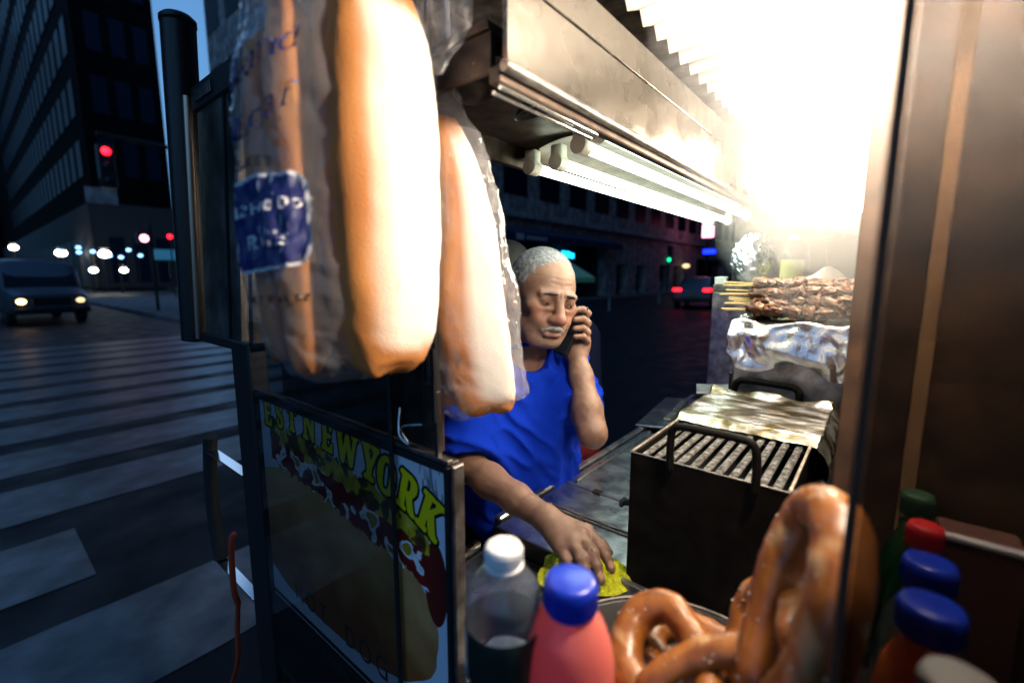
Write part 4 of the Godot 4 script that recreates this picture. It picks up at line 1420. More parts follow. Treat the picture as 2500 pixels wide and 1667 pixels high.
func warming_box():
	var base = Vector3(-0.163, 1.0, -1.5)
	var t = thing("warming_box", "tall stainless warming box with stained front and black handle behind the grill", "box", base)
	MB.shift = -base
	part("body", Vector3(-0.292, 1.001, -1.72), Vector3(-0.034, 1.345, -1.28), M.rusty_steel, t, 0.003)
	part("front_sheet", Vector3(-0.288, 1.005, -1.2795), Vector3(-0.038, 1.335, -1.277), M.box_front, t, 0.001)
	part("side_strip", Vector3(-0.0335, 1.0, -1.3), Vector3(-0.027, 1.35, -1.275), M.dull_steel, t, 0.001)
	var h := MB.new()
	h.rod(spline([Vector3(-0.281, 1.19, -1.262), Vector3(-0.279, 1.262, -1.258), Vector3(-0.27, 1.279, -1.258), Vector3(-0.25, 1.284, -1.258), Vector3(-0.16, 1.282, -1.258), Vector3(-0.142, 1.276, -1.258), Vector3(-0.135, 1.258, -1.258), Vector3(-0.133, 1.19, -1.262)], 5), 0.0085, 10)
	h.rod([Vector3(-0.281, 1.2, -1.262), Vector3(-0.281, 1.2, -1.278)], 0.007, 8)
	h.rod([Vector3(-0.133, 1.2, -1.262), Vector3(-0.133, 1.2, -1.278)], 0.007, 8)
	obj("handle", h, M.cast_iron, t)
	var m := MB.new()
	m.box(Vector3(-0.345, 1.232, -1.33), Vector3(0.1, 0.004, 0.11), 0.001, Basis(Vector3.UP, 0.3) * Basis(Vector3.BACK, 0.06))
	obj("side_tray", m, M.counter_steel, t)
	m = MB.new()
	m.rod([Vector3(-0.301, 1.215, -1.3), Vector3(-0.299, 1.285, -1.295)], 0.004, 8)
	m.ball(Vector3(-0.299, 1.288, -1.295), Vector3(0.006, 0.006, 0.006), 8, 6)
	obj("tray_pin", m, M.dark_metal, t)
	MB.shift = Vector3.ZERO
	# foil wrapped over the top of the box, its hem hanging down the front
	var tb = Vector3(-0.163, 1.345, -1.48)
	var f = func(u, v):
		var x = lerpf(-0.304, -0.022, u)
		var s = v * 0.46
		var y = 1.452; var z = -1.69 + s
		var hem = 0.118 + 0.012 * sin(u * 9.0) - 0.03 * smoothstep(0.0, 0.12, 0.12 - u)
		if s > 0.40:
			z = -1.268 + 0.012 * sin((s - 0.40) * 40.0); y = 1.452 - (s - 0.40) / 0.06 * hem
		y += 0.006 * sin(u * 14.0) * (1.0 if s > 0.40 else 0.3)
		x += (0.006 if u > 0.5 else -0.006) * sin(s * 30.0)
		return Vector3(x, y - 0.012, z) - tb
	var m2 := crinkle(90, 150, f, 0.011, 301, 14.0)
	var o = obj("foil_wrap", m2, M.foil)
	o.position = tb
	tag(o, "shiny crumpled foil wrapped over the top of the warming box", "foil")

func chunk(seed_: int) -> ArrayMesh:
	var m := MB.new()
	m.smooth()
	var n = fast(seed_, 1.0, 3)
	var f = func(u, v):
		var an = u * TAU; var ph = (v - 0.5) * PI
		var d = Vector3(cos(ph) * cos(an), sin(ph), cos(ph) * sin(an))
		var r = 1.0 + 0.5 * n.get_noise_3dv(d * 1.6) + 0.34 * n.get_noise_3dv(d * 4.5)
		return Vector3(d.x * 0.021, d.y * 0.0125, d.z * 0.0145) * r
	var nu = 18; var nv = 12
	for j in nv:
		for i in nu:
			var p = []
			for q in [[i, j], [i + 1, j], [i + 1, j + 1], [i, j + 1]]:
				p.append(f.call(float(q[0] % nu) / nu, float(q[1]) / nv))
			for k in [0, 2, 1, 0, 3, 2]:
				var w = n.get_noise_3dv(p[k] * 130.0) + 0.5 * n.get_noise_3dv(p[k] * 320.0)
				var a = Color(0.02, 0.008, 0.004).lerp(Color(0.13, 0.038, 0.011), clampf(0.5 + w, 0, 1))
				m.col = a.lerp(Color(0.46, 0.22, 0.07), clampf((w - 0.2) * 2.0, 0, 1))
				m.v(p[k])
	return m.done()

func skewers():
	var meshes = [chunk(11), chunk(12), chunk(13), chunk(14), chunk(15)]
	var stick := MB.new()
	stick.span(Vector3(-0.165, -0.0022, -0.0026), Vector3(0.16, 0.0022, 0.0026), 0.0006)
	var sm = stick.done()
	var rows = ["lowest layer", "second layer", "third layer", "top layer"]
	var spots = ["at the front", "second from the front", "third from the front", "at the back"]
	for layer in 4:
		for k in (4 if layer < 2 else 3 if layer == 2 else 2):
			var z = -1.292 - k * 0.029 - layer * 0.012
			var t = thing("meat_skewer", "grilled meat skewer on a bamboo stick, %s of the pile, %s" % [rows[layer], spots[k]], "skewer", Vector3(-0.168 + rng.randf_range(-0.008, 0.008), 1.463 + layer * 0.0205 + rng.randf_range(-0.004, 0.004), z), rng.randf_range(-0.03, 0.03), "meat skewers piled on the foil")
			t.rotation.z = rng.randf_range(-0.06, 0.05)
			obj("stick", sm, M.bamboo, t).position.x = rng.randf_range(-0.012, 0.006)
			for i in 8:
				var o = obj("meat_piece", meshes[rng.randi() % 5], M.meat, t)
				o.position = Vector3(-0.082 + i * 0.0295 + rng.randf_range(-0.004, 0.004), rng.randf_range(-0.003, 0.004), rng.randf_range(-0.003, 0.003))
				o.rotation = Vector3(rng.randf_range(-3, 3), rng.randf_range(-0.5, 0.5), rng.randf_range(-0.3, 0.3))
				o.scale = Vector3(rng.randf_range(0.8, 1.35), rng.randf_range(0.9, 1.6), rng.randf_range(0.9, 1.4))
	# white paper sheet peaked behind the pile
	var m := MB.new()
	var f = func(u, v):
		var x = lerpf(-0.1, 0.1, u)
		return Vector3(x, 0.075 - absf(x - 0.005) * 0.55 - v * 0.03 + 0.006 * sin(u * 13.0 + v * 4.0), -0.03 + v * 0.1)
	m.smooth()
	m.grid(16, 8, f)
	var o = obj("paper_sheet", m, M.label_paper)
	o.position = Vector3(-0.135, 1.5, -1.5)
	tag(o, "folded white paper sheet peaked behind the meat skewers", "paper")

func curve_at(tab: Array, y: float) -> float:
	# tab: [y, value] from low to high
	if y <= tab[0][0]:
		return tab[0][1]
	for i in tab.size() - 1:
		if y <= tab[i + 1][0]:
			var t = (y - tab[i][0]) / (tab[i + 1][0] - tab[i][0])
			return lerpf(tab[i][1], tab[i + 1][1], t * t * (3 - 2 * t))
	return tab[-1][1]

func roll(c: Vector3, h: Vector3, seed_: int, crust_left := 0.3, pw := 3.0, taper := 0.0) -> MB:
	# one long bread roll standing on end: brown crust over pale sides
	var m := MB.new()
	m.smooth()
	var n = fast(seed_, 1.0, 4)
	var sg = func(x, e): return signf(x) * pow(absf(x), e)
	var nu = 36; var nv = 48
	var f = func(u, v):
		var an = u * TAU; var ph = (v - 0.5) * PI
		var e = 2.0 / pw
		var d = Vector3(sg.call(cos(ph), e * 0.8) * sg.call(cos(an), e), sg.call(sin(ph), 0.9), sg.call(cos(ph), e * 0.8) * sg.call(sin(an), e))
		var r = 1.0 + 0.05 * n.get_noise_3dv(d * Vector3(1.4, 3.2, 1.4)) + 0.012 * n.get_noise_3dv(d * Vector3(9, 20, 9))
		return d * r
	for j in nv:
		for i in nu:
			var p = []
			for q in [[i, j], [i + 1, j], [i + 1, j + 1], [i, j + 1]]:
				p.append(f.call(float(q[0] % nu) / nu, float(q[1]) / nv))
			for k in [0, 2, 1, 0, 3, 2]:
				var d: Vector3 = p[k]
				var w = n.get_noise_3dv(d * Vector3(1.0, 1.6, 1.0)) * 0.5 + n.get_noise_3dv(d * 5.0) * 0.1
				var crust = clampf(smoothstep(crust_left - 0.2, crust_left + 0.3, -d.x + w * 0.18) + smoothstep(0.80, 0.94, absf(d.y) + w * 0.12) + smoothstep(0.4, 0.8, -d.z), 0, 1)
				m.col = Color(0.86, 0.80, 0.70).lerp(Color(0.52, 0.21, 0.045).lerp(Color(0.36, 0.11, 0.02), clampf(0.4 + w, 0, 1)), crust)
				m.v(c + d * h * Vector3(1.0 - taper * (d.y * 0.5 + 0.5) * 0.9, 1, 1) + Vector3(-taper * 0.045 * d.y * absf(d.y), 0, 0))
	return m

func bag_shape(lt: Array, rt: Array, dt: Array, seed_: int, pad := 0.0, wedge := 0.0) -> Callable:
	var n = fast(seed_, 1.0, 3)
	return func(u, y):
		var an = u * TAU
		var l = curve_at(lt, y); var r = curve_at(rt, y); var d = curve_at(dt, y)
		var ca = cos(an); var sa = sin(an)
		var x = (l + r) * 0.5 + ((r - l) * 0.5 + pad) * signf(ca) * pow(absf(ca), 0.72)
		var z = (d + pad) * signf(sa) * pow(absf(sa), 0.72) - wedge * maxf(0.0, x + 0.02)
		var q = Vector3(x * 24.0, y * 7.0, z * 24.0)
		var k = 0.007 * n.get_noise_3dv(q) - 0.007 * absf(n.get_noise_3dv(q * 2.3 + Vector3(5, 1, 2))) + 0.003
		return Vector3(x + ca * k, y, z + sa * k * 1.6)

func bag_mesh(shape: Callable, y0: float, y1: float, nu := 72, nv := 90) -> MB:
	var m := MB.new()
	m.smooth()
	var f = func(u, v): return shape.call(fmod(u, 1.0), lerpf(y0, y1, v))
	m.grid(nu, nv, f, true)
	return m

func bag_one():
	var t = thing("bread_bag", "nearer clear bag of bread rolls with a navy label, left of the corner bar", "bread bag", Vector3(-0.482, 1.43, -0.268), deg_to_rad(39.3), "bags of bread hanging at the cart corner")
	var lt = [[0.0, -0.02], [0.012, -0.045], [0.05, -0.070], [0.12, -0.083], [0.22, -0.083], [0.32, -0.080], [0.40, -0.062], [0.457, -0.036], [0.53, -0.012], [0.56, -0.016]]
	var rt = [[0.0, 0.05], [0.012, 0.07], [0.045, 0.083], [0.14, 0.1], [0.25, 0.112], [0.35, 0.11], [0.41, 0.098], [0.457, 0.074], [0.53, 0.014], [0.56, 0.02]]
	var dt = [[0.0, 0.02], [0.03, 0.045], [0.12, 0.055], [0.3, 0.055], [0.40, 0.045], [0.457, 0.03], [0.53, 0.01], [0.56, 0.02]]
	var sh = bag_shape(lt, rt, dt, 51, 0.0, 0.55)
	var big = obj("bread_roll", roll(Vector3(0, 0.218, 0.0), Vector3(0.070, 0.212, 0.042), 1, 0.36, 4.2), M.bread, t)
	big.position = Vector3(0.050, 0, -0.030)
	big.rotation.y = 0.85
	obj("bread_roll", roll(Vector3(-0.026, 0.205, 0.004), Vector3(0.021, 0.195, 0.040), 2, -1.6, 3.4), M.bread, t)
	obj("bread_roll", roll(Vector3(-0.060, 0.195, -0.006), Vector3(0.016, 0.172, 0.036), 3, -1.6, 3.4), M.bread, t)
	obj("film", bag_mesh(sh, 0.0, 0.56), M.bag_film, t)
	var tie := MB.new()
	tie.lathe([Vector2(0.014, 0.52), Vector2(0.017, 0.525), Vector2(0.017, 0.535), Vector2(0.014, 0.54)], 14)
	tie.rod([Vector3(0, 0.53, -0.01), Vector3(0.05, 0.6, -0.06)], 0.003, 6)
	obj("tie", tie, M.cap_white, t)
	# printed label wrapped on the front left of the film
	var ls = bag_shape(lt, rt, dt, 51, 0.0016, 0.55)
	var at = func(x, y):   # x, y in label metres; the front of the bag is u near 0.25, and x grows to the right
		var l = curve_at(lt, y); var r = curve_at(rt, y)
		var c = clampf((x - (l + r) * 0.5) / ((r - l) * 0.5), -0.999, 0.999)
		var ca = signf(c) * pow(absf(c), 1.0 / 0.72)
		return ls.call(acos(ca) / TAU, y)
	var patch = func(x0, x1, yb, yt, lift, key, called, tilt):
		var m := MB.new()
		m.smooth()
		var g = func(u, v):
			var cu = (u - 0.5) * 2.0; var cvv = (v - 0.5) * 2.0
			var rr = 1.0 - 0.10 * pow(absf(cu), 6.0) * pow(absf(cvv), 6.0) * 1.6
			var x = (x0 + x1) / 2 + (x1 - x0) / 2 * cu * rr
			return at.call(x, (yb + yt) / 2 + (yt - yb) / 2 * cvv * rr + tilt * (x - x0)) + Vector3(0, 0, lift)
		m.grid(26, 22, g, true)
		return obj(called, m, M[key], t)
	patch.call(-0.0815, 0.0015, 0.118, 0.211, 0.0004, "bag_white", "label_border", 0.16)
	var lb = patch.call(-0.0805, -0.002, 0.1215, 0.2075, 0.0012, "bag_print", "printed_label", 0.16)
	var put = func(cx, cy, tilt, lift): return func(x, y): return at.call(cx + x, cy + y + tilt * (cx + x + 0.081)) + Vector3(0, 0, lift)
	text_on("lettering", "12 Hot Dog", 0.0158, put.call(-0.036, 0.180, 0.16, 0.002), M.bag_white, lb)
	text_on("lettering", "Rolls", 0.019, put.call(-0.036, 0.147, 0.16, 0.002), M.bag_white, lb)
	var slant = func(cx, cy, lift): return func(x, y): return at.call(cx + x + 0.25 * y, cy + y + 0.5 * x) + Vector3(0, 0, lift)
	text_on("print", "Hand", 0.031, slant.call(-0.036, 0.325, 0.001), M.bag_print, t, "Droid Serif", false)
	text_on("print", "Loaf", 0.030, slant.call(-0.038, 0.275, 0.001), M.bag_print, t, "Droid Serif", false)
	text_on("print", "SLICED", 0.012, put.call(-0.05, 0.226, 0.1, 0.001), M.label_dark, t)
	text_on("print", "NET WT 18 OZ", 0.010, put.call(-0.036, 0.094, 0.05, 0.001), M.label_dark, t)

func bag_two():
	var t = thing("bread_bag", "farther clear plastic bag of bread rolls glowing white, right of the corner bar", "bread bag", Vector3(-0.468, 1.338, -0.474), deg_to_rad(62), "bags of bread hanging at the cart corner")
	var lt = [[0.0, -0.03], [0.02, -0.05], [0.1, -0.062], [0.25, -0.062], [0.36, -0.055], [0.44, -0.04], [0.5, -0.03], [0.56, -0.036]]
	var rt = [[0.0, 0.012], [0.012, 0.045], [0.03, 0.09], [0.14, 0.076], [0.28, 0.050], [0.385, 0.020], [0.44, -0.008], [0.48, -0.03], [0.5, -0.018], [0.56, -0.016]]
	var dt = [[0.0, 0.012], [0.04, 0.035], [0.15, 0.042], [0.3, 0.042], [0.4, 0.03], [0.48, 0.012], [0.56, 0.02]]
	var sh = bag_shape(lt, rt, dt, 57)
	obj("bread_roll", roll(Vector3(-0.004, 0.212, 0.0), Vector3(0.068, 0.207, 0.036), 5, 0.1, 3.8, 0.66), M.bread, t)
	obj("bread_roll", roll(Vector3(-0.035, 0.20, -0.016), Vector3(0.025, 0.18, 0.024), 6, -0.5, 3.6), M.bread, t)
	obj("film", bag_mesh(sh, 0.0, 0.56), M.bag_film, t)
	var tie := MB.new()
	tie.lathe([Vector2(0.014, 0.48), Vector2(0.017, 0.485), Vector2(0.017, 0.495), Vector2(0.014, 0.5)], 14, Transform3D(Basis.IDENTITY, Vector3(-0.025, 0, 0)))
	tie.rod([Vector3(-0.025, 0.5, 0), Vector3(-0.025, 0.58, 0.0)], 0.003, 6)
	obj("tie", tie, M.cap_white, t)
	# a loose wisp of clear film by the hood corner
	var m := MB.new()
	var n = fast(77, 1.0, 2)
	var f = func(u, v):
		var p = Vector3(0.075 * (u - 0.15) * sin(PI * (0.15 + 0.85 * v)), 0.17 * v, 0.02 * u)
		return p + Vector3(0, 0, 0.014 * absf(n.get_noise_2d(u * 3.0, v * 5.0)) * 2.0)
	m.grid(16, 24, f)
	var o = obj("film_scrap", m, M.bag_film)
	o.position = Vector3(-0.455, 1.78, -0.385)
	o.rotation.y = deg_to_rad(39.3)
	tag(o, "crumpled scrap of clear plastic film hanging beside the hood corner", "plastic film")

func pretzel(seed_: int, rad: float, size: float) -> Array:
	var n = fast(seed_, 1.0, 3)
	var k = [Vector3(-0.42, -0.66, 0.20), Vector3(-0.12, -0.10, 0.17), Vector3(0.28, 0.30, 0.10), Vector3(0.72, 0.50, 0.0), Vector3(1.0, 0.12, -0.03), Vector3(0.78, -0.46, 0.0), Vector3(0.0, -0.74, 0.0), Vector3(-0.78, -0.46, 0.0), Vector3(-1.0, 0.12, 0.03), Vector3(-0.72, 0.50, 0.0), Vector3(-0.28, 0.30, -0.10), Vector3(0.12, -0.10, -0.02), Vector3(0.42, -0.66, 0.16)]
	var pts := []
	for p in spline(k, 10):
		pts.append(p * size)
	var m := MB.new()
	m.smooth()
	var N = pts.size()
	var sides = 18
	var rings := []
	var up = Vector3(0, 0, 1)
	for i in N:
		var tg = ((pts[mini(i + 1, N - 1)] - pts[maxi(i - 1, 0)]) as Vector3).normalized()
		var w = tg.cross(up).normalized()
		var u2 = w.cross(tg)
		var s = float(i) / (N - 1)
		var r = rad * (0.72 + 0.38 * sin(PI * s)) * clampf(minf(s, 1.0 - s) * 30.0 + 0.35, 0.35, 1.0)
		var ring := []
		for q in sides:
			var an = TAU * q / sides
			var p = pts[i] + (w * cos(an) + u2 * sin(an)) * r
			ring.append(p + (w * cos(an) + u2 * sin(an)) * r * 0.10 * n.get_noise_3dv(p * 45.0))
		rings.append(ring)
	var tint = func(p: Vector3, an: float, s: float):
		var w = n.get_noise_3dv(p * 38.0) + 0.4 * n.get_noise_3dv(p * 130.0)
		var c = Color(0.15, 0.042, 0.008).lerp(Color(0.30, 0.105, 0.02), clampf(0.5 + w, 0, 1))
		# pale splits where the dough cracked
		var split = smoothstep(0.30, 0.42, n.get_noise_3dv(p * 26.0 + Vector3(3, 9, 4)))
		return c.lerp(Color(0.66, 0.46, 0.24), split * 0.4)
	for i in N - 1:
		for q in sides:
			var q1 = (q + 1) % sides
			var a = rings[i][q]; var b = rings[i][q1]; var c = rings[i + 1][q1]; var d = rings[i + 1][q]
			var mid = (a + b + c + d) / 4.0 - (pts[i] + pts[i + 1]) * 0.5
			var cs = [a, b, c, d]
			var order = [0, 1, 2, 0, 2, 3] if (c - a).cross(b - a).dot(mid) > 0 else [0, 2, 1, 0, 3, 2]
			for o in order:
				m.col = tint.call(cs[o], 0.0, 0.0)
				m.v(cs[o])
	for q in sides:
		m.col = Color(0.4, 0.16, 0.03)
		m.tri(pts[0], rings[0][q], rings[0][(q + 1) % sides], pts[0] - pts[1])
		m.tri(pts[N - 1], rings[N - 1][q], rings[N - 1][(q + 1) % sides], pts[N - 1] - pts[N - 2])
	# coarse salt
	var g := MB.new()
	var rr := RandomNumberGenerator.new()
	rr.seed = seed_
	for j in 210:
		var i = 2 + rr.randi() % (N - 4)
		var q = rr.randi() % sides
		var nrm = (rings[i][q] - pts[i]).normalized()
		if nrm.z < 0.15 and rr.randf() > 0.35:
			continue
		if n.get_noise_3dv(pts[i] * 14.0) < -0.08:
			continue
		g.box(rings[i][q].lerp(rings[i][(q + 1) % sides], rr.randf()) + nrm * 0.0004, Vector3(1, 0.8, 0.9) * rr.randf_range(0.0008, 0.0016), 0.0002, Basis(Vector3(rr.randf(), rr.randf(), 0.3).normalized(), rr.randf() * 3.0))
	return [m.done(), g.done()]

func pretzels():
	# dark round pan under the pretzels
	var t = thing("pretzel_pan", "round black pan with a thin bright rim under the pretzels", "pan", Vector3(-0.125, 0.968, -0.42))
	var m := MB.new()
	m.lathe([Vector2(0, 0.0), Vector2(0.135, 0.0), Vector2(0.15, 0.15), Vector2(0.153, 0.152), Vector2(0.147, 0.15), Vector2(0.139, 0.12), Vector2(0, 0.118)], 48)
	obj("bowl", m, M.black_paint, t)
	m = MB.new()
	var ring = []
	for k in 49:
		ring.append(Vector3(cos(TAU * k / 48) * 0.152, 0.152, sin(TAU * k / 48) * 0.152))
	m.rod(ring, 0.0022, 6, false)
	obj("rim", m, M.dull_steel, t)
	var A = pretzel(3, 0.0165, 0.078)
	var B = pretzel(8, 0.0195, 0.098)
	var set_ = [
		[A, Vector3(-0.098, 1.196, -0.392), Vector3(-0.25, 0.86, 0.44), 0.35, "glossy salted pretzel lying on top of the stack beside the pink bottle"],
		[A, Vector3(-0.118, 1.150, -0.40), Vector3(-0.1, 0.97, 0.2), 2.2, "salted pretzel lying underneath, its rim showing at the left of the stack"],
		[B, Vector3(-0.040, 1.263, -0.432), Vector3(-0.90, 0.2, 0.32), 1.22, "big pretzel standing on edge against the dark corner post"]]
	for d in set_:
		var o = thing("pretzel", d[4], "pretzel", d[1], 0.0, "soft pretzels stacked at the front of the cart")
		var z = (d[2] as Vector3).normalized()
		var x = Vector3.UP.cross(z).normalized() if absf(z.y) < 0.98 else Vector3.RIGHT
		x = (x - z * x.dot(z)).normalized()
		o.basis = Basis(x, z.cross(x), z) * Basis(Vector3.BACK, d[3])
		obj("dough", d[0][0], M.pretzel, o)
		obj("salt", d[0][1], M.salt, o).set_meta("kind", "stuff")

func cap_mesh(r: float, y: float, h: float) -> MB:
	var m := MB.new()
	m.lathe([Vector2(r * 0.98, y), Vector2(r, y + h * 0.08), Vector2(r, y + h * 0.82), Vector2(r * 0.93, y + h * 0.96), Vector2(r * 0.75, y + h), Vector2(0, y + h)], 40)
	m.smooth(false)
	for k in 40:
		var an = TAU * k / 40
		m.box(Vector3(cos(an) * r, y + h * 0.42, sin(an) * r), Vector3(0.0016, h * 0.66, r * 0.075), 0.0003, Basis(Vector3.UP, -an))
	return m

func plain_bottle(at: Vector3, label: String, body_m, cap_m, prof: Array, capr: float, capy: float, caph: float, group := "") -> Node3D:
	var t = thing("drink_bottle", label, "bottle", at, 0.0, group)
	var m := MB.new()
	m.lathe(prof, 40)
	obj("body", m, body_m, t)
	obj("cap", cap_mesh(capr, capy, caph), cap_m, t)
	return t

func bottles():
	var wp = [Vector2(0, 0.004), Vector2(0.030, 0.0), Vector2(0.034, 0.006), Vector2(0.0345, 0.03), Vector2(0.033, 0.04), Vector2(0.035, 0.05), Vector2(0.035, 0.07), Vector2(0.034, 0.08), Vector2(0.035, 0.09), Vector2(0.035, 0.160), Vector2(0.0338, 0.1625), Vector2(0.035, 0.165), Vector2(0.035, 0.170), Vector2(0.0338, 0.1725), Vector2(0.0345, 0.175), Vector2(0.0325, 0.184), Vector2(0.027, 0.194), Vector2(0.020, 0.203), Vector2(0.0155, 0.2065), Vector2(0.0140, 0.209), Vector2(0.0140, 0.215), Vector2(0, 0.216)]
	var t = plain_bottle(Vector3(-0.242, 1.0855, -0.284), "clear water bottle with white cap and dark label beside the sign", M.water, M.cap_white, wp, 0.0166, 0.212, 0.0155)
	var m := MB.new()
	m.lathe([Vector2(0.0351, 0.106), Vector2(0.0355, 0.107), Vector2(0.0355, 0.155), Vector2(0.0351, 0.156)], 40)
	var lb = obj("label", m, M.label_dark, t)
	# pale end of the label and a line of small print
	m = MB.new()
	for k in 9:
		var a0 = 2.05 + k * 0.06; var a1 = a0 + 0.06
		m.quad(Vector3(cos(a0) * 0.0357, 0.108, sin(a0) * 0.0357), Vector3(cos(a1) * 0.0357, 0.108, sin(a1) * 0.0357), Vector3(cos(a1) * 0.0357, 0.154, sin(a1) * 0.0357), Vector3(cos(a0) * 0.0357, 0.154, sin(a0) * 0.0357), Vector3(cos(a0), 0, sin(a0)))
	obj("label_end", m, M.label_pale, lb)
	m = MB.new()
	m.lathe([Vector2(0.0150, 0.207), Vector2(0.0176, 0.2075), Vector2(0.0176, 0.210), Vector2(0.0150, 0.2105)], 32)
	obj("neck_ring", m, M.cap_white, t)
	var pp = [Vector2(0, 0.003), Vector2(0.034, 0.0), Vector2(0.040, 0.008), Vector2(0.041, 0.05), Vector2(0.041, 0.1), Vector2(0.0402, 0.122), Vector2(0.0365, 0.143), Vector2(0.030, 0.160), Vector2(0.0235, 0.170), Vector2(0.0205, 0.174), Vector2(0.0205, 0.18), Vector2(0, 0.181)]
	plain_bottle(Vector3(-0.190, 1.0855, -0.314), "pink juice bottle with a wide blue cap in front of the pretzels", M.drink_pink, M.cap_blue, pp, 0.0232, 0.174, 0.028)
	# the row in the dark behind the smoked window
	var sp = [Vector2(0, 0.003), Vector2(0.028, 0.0), Vector2(0.031, 0.008), Vector2(0.031, 0.12), Vector2(0.026, 0.15), Vector2(0.016, 0.175), Vector2(0.0135, 0.18), Vector2(0.0135, 0.19), Vector2(0, 0.191)]
	var g = "bottles standing behind the smoked window"
	plain_bottle(Vector3(0.055, 1.0855, -0.60), "green bottle with a red cap, farthest of those behind the smoked window", M.green_glass, M.cap_red, sp, 0.0145, 0.19, 0.024, g)
	plain_bottle(Vector3(0.055, 1.0855, -0.535), "clear bottle with a blue cap, just in front of the red capped one", M.water, M.cap_blue, sp, 0.0195, 0.182, 0.026, g)
	plain_bottle(Vector3(0.052, 1.0855, -0.462), "orange drink bottle with a blue cap and bright glints behind the smoked window", M.drink_orange, M.cap_blue, sp, 0.021, 0.182, 0.026, g)
	plain_bottle(Vector3(0.062, 1.0855, -0.385), "bottle with a grey cap, nearest of those behind the smoked window", M.drink_orange, M.cap_grey, sp, 0.021, 0.182, 0.024, g)
	plain_bottle(Vector3(0.05, 1.0855, -0.652), "dark green bottle half hidden behind the red capped one", M.green_glass, M.cap_dark, sp, 0.0145, 0.2, 0.026, g)
	t = thing("drink_carton", "dark carton with a white top edge beside the red capped bottle", "carton", Vector3(0.1, 1.0855, -0.66))
	part("body", Vector3(-0.03, 0, -0.03), Vector3(0.035, 0.19, 0.03), M.dark_carton, t, 0.002)
	part("top_edge", Vector3(-0.031, 0.1905, 0.022), Vector3(0.036, 0.196, 0.031), M.label_pale, t, 0.001)

# ---------------------------------------------------------------- people
const HAND := [[Vector3(-0.622, 1.435, -1.056), Vector3(-0.594, 1.452, -1.034), Vector3(-0.590, 1.464, -1.006), Vector3(-0.602, 1.464, -0.988)], [Vector3(-0.620, 1.409, -1.053), Vector3(-0.592, 1.427, -1.031), Vector3(-0.587, 1.440, -1.003), Vector3(-0.600, 1.440, -0.985)], [Vector3(-0.618, 1.385, -1.050), Vector3(-0.590, 1.403, -1.028), Vector3(-0.585, 1.417, -1.000), Vector3(-0.598, 1.417, -0.982)], [Vector3(-0.616, 1.363, -1.047), Vector3(-0.588, 1.382, -1.026), Vector3(-0.583, 1.396, -0.998), Vector3(-0.596, 1.397, -0.980)]]
const THUMB := [Vector3(-0.641, 1.387, -1.012), Vector3(-0.650, 1.426, -1.028)]
func people():
	vendor()
	bystander()

func limb(s: Solid, pts: Array, rs: Array, k := 0.01):
	for i in pts.size() - 1:
		s.cap(pts[i], pts[i + 1], rs[i], rs[i + 1], k)

func plane(s: Solid, at: Vector3, n: Vector3, k := 0.004):
	# cuts away what lies in front of a plane: a very large ball stands in for it
	s.ell(at + n.normalized() * 3.0, Vector3.ONE * 3.0, k, true)

